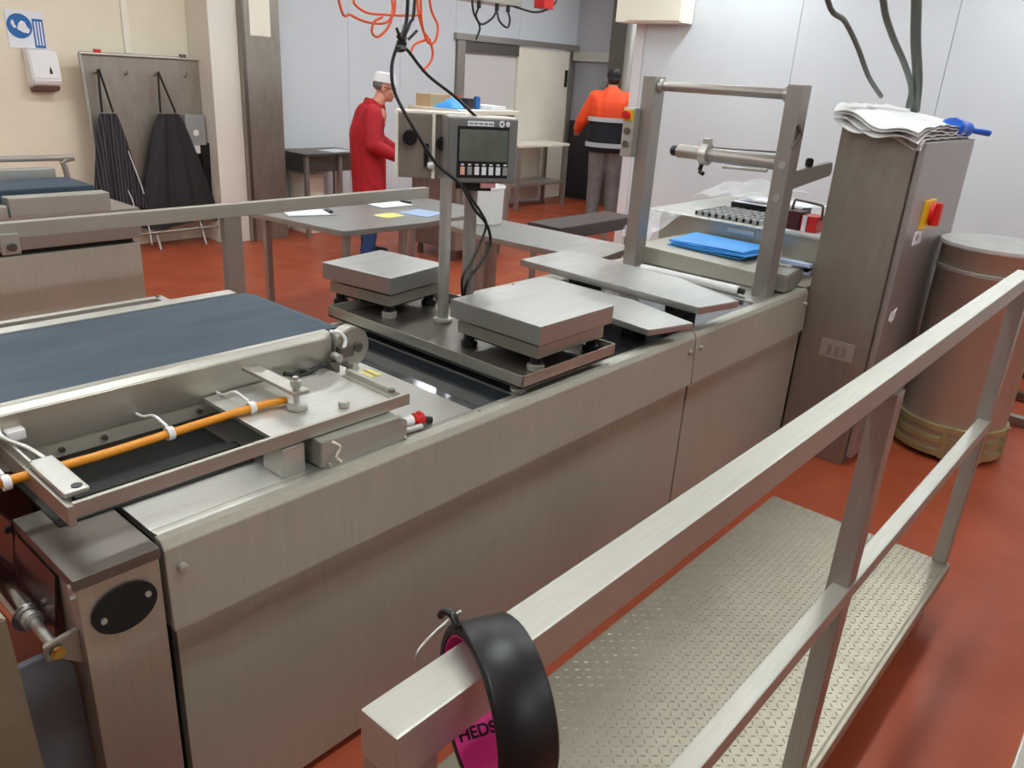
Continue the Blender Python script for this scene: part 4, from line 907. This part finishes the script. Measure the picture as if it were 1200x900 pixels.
for z_ in (1.32, 1.2, 1.08, .96, .84): bt_.cyl((.10, 0, z_), (.128 if z_ > 1.1 else .134, 0, z_), .011, 10)
local(bt_, 'buttons', mat('button_dark_red', rgb(120, 14, 24), .4), man)
jn = MB()
for sy in (-1, 1): limb(jn, [(.0, sy*.09, .60), (.01, sy*.10, .45), (-.035, sy*.10, .09)], [.088, .082, .072], 9)
remesh(local(jn, 'jeans', JEAN, man), .011, 4)
sh = MB()
for sy in (-1, 1):
    limb(sh, [(-.06, sy*.10, .052), (.04, sy*.11, .05), (.14, sy*.118, .040)], [.050, .048, .038], 6)
    limb(sh, [(-.05, sy*.10, .05), (-.045, sy*.10, .20)], [.055, .056], 5)
o = remesh(local(sh, 'boots', NAVY, man), .008, 3)
man.rotation_euler.z = math.radians(-38)

# man in orange hi-vis jacket seen from behind
mo = thing('person', 'person in orange hi-vis jacket seen from behind in the passage', 'person', (8.98, 6.17, 0))
mo.scale = (1.05, 1.05, 1.05)
b = MB()
for sy in (-1, 1):
    limb(b, [(0, sy*.10, .92), (.01, sy*.11, .50), (-.03, sy*.12, .10)], [.09, .065, .045])
    limb(b, [(-.05, sy*.12, .05), (.13, sy*.135, .04)], [.046, .038], 5)
limb(b, [(0, 0, 1.02), (-.01, 0, 1.25), (.0, 0, 1.48), (.01, 0, 1.58), (.03, 0, 1.66)], [.115, .14, .14, .075, .06])
limb(b, [(.0, .20, 1.52), (.06, .32, 1.27), (.24, .38, 1.14)], [.066, .05, .036])
limb(b, [(.0, -.20, 1.52), (.04, -.28, 1.25), (.22, -.22, 1.12)], [.066, .05, .036])
hand(b, (.25, .385, 1.13), (1, .1, -.2), (0, 0, 1), (0, -1, 0))
hand(b, (.23, -.22, 1.11), (1, .1, -.2), (0, 0, 1), (0, 1, 0))
g, Bm = head(b, (.065, 0, 1.745), (1, 0, -.15))
remesh(local(b, 'body', SKIN, mo), .007, 4)
ey = MB()
for sd in (-1, 1): ey.ball(g(.088, sd*.030, .004), .009)
local(ey, 'eyes', EYE, mo)
hr = MB(); hr.ball(g(-.016, 0, .045), .099, .086, .094, 20, 14, Bm); hr.ball(g(-.04, 0, -.01), .072, .078, .07, 16, 12, Bm); hr.ball(g(.04, 0, .09), .055, .062, .045, 14, 10, Bm)
remesh(local(hr, 'hair', HAIR, mo), .008, 3)
jk = MB()
limb(jk, [(-.01, 0, 1.33), (-.02, 0, 1.42), (-.01, 0, 1.50), (.01, 0, 1.585)], [.19, .185, .16, .09], 7)
for sy in (-1, 1): limb(jk, [(-.01, sy*.08, 1.33), (-.01, sy*.10, 1.43), (0, sy*.15, 1.51)], [.16, .155, .11], 7)
limb(jk, [(0, .19, 1.52), (.06, .33, 1.27), (.21, .385, 1.155)], [.10, .082, .062])
limb(jk, [(0, -.19, 1.52), (.04, -.29, 1.25), (.19, -.225, 1.14)], [.10, .082, .062])
limb(jk, [(.05, -.07, 1.62), (-.04, -.06, 1.63), (-.055, 0, 1.635), (-.04, .06, 1.63), (.05, .07, 1.62)], [.03]*5, 5)
jo = remesh(local(jk, 'jacket', HIVIS, mo), .011, 6)
jb2 = MB()
jb2.lathe([(.05, .90), (.178, .90), (.192, .915), (.193, 1.0), (.186, 1.14), (.184, 1.30), (.05, 1.30), (.05, .90)], (-.01, 0, 0), 40, Matrix.Diagonal((1.0, 1.36, 1, 1)))
local(jb2, 'jacket_hem', NAVY, mo)
for z_, rr in ((1.285, .198), (.985, .200)):
    st = MB(); st.lathe([(rr-.012, -.026), (rr+.004, -.026), (rr+.004, .026), (rr-.012, .026), (rr-.012, -.026)], (-.01, 0, z_), 40, Matrix.Diagonal((1.0, 1.36, 1, 1)))
    local(st, 'reflective_stripe', REFL, mo)
tr2 = MB()
for sy in (-1, 1): limb(tr2, [(0, sy*.095, .95), (.01, sy*.11, .50), (-.03, sy*.12, .09)], [.135, .098, .080], 9)
remesh(local(tr2, 'trousers', TROUS, mo), .011, 4)
sh = MB()
for sy in (-1, 1): limb(sh, [(-.06, sy*.12, .052), (.05, sy*.128, .05), (.15, sy*.138, .040)], [.052, .048, .038], 6)
remesh(local(sh, 'boots', WHITE, mo), .008, 3)
mo.rotation_euler.z = math.radians(36)
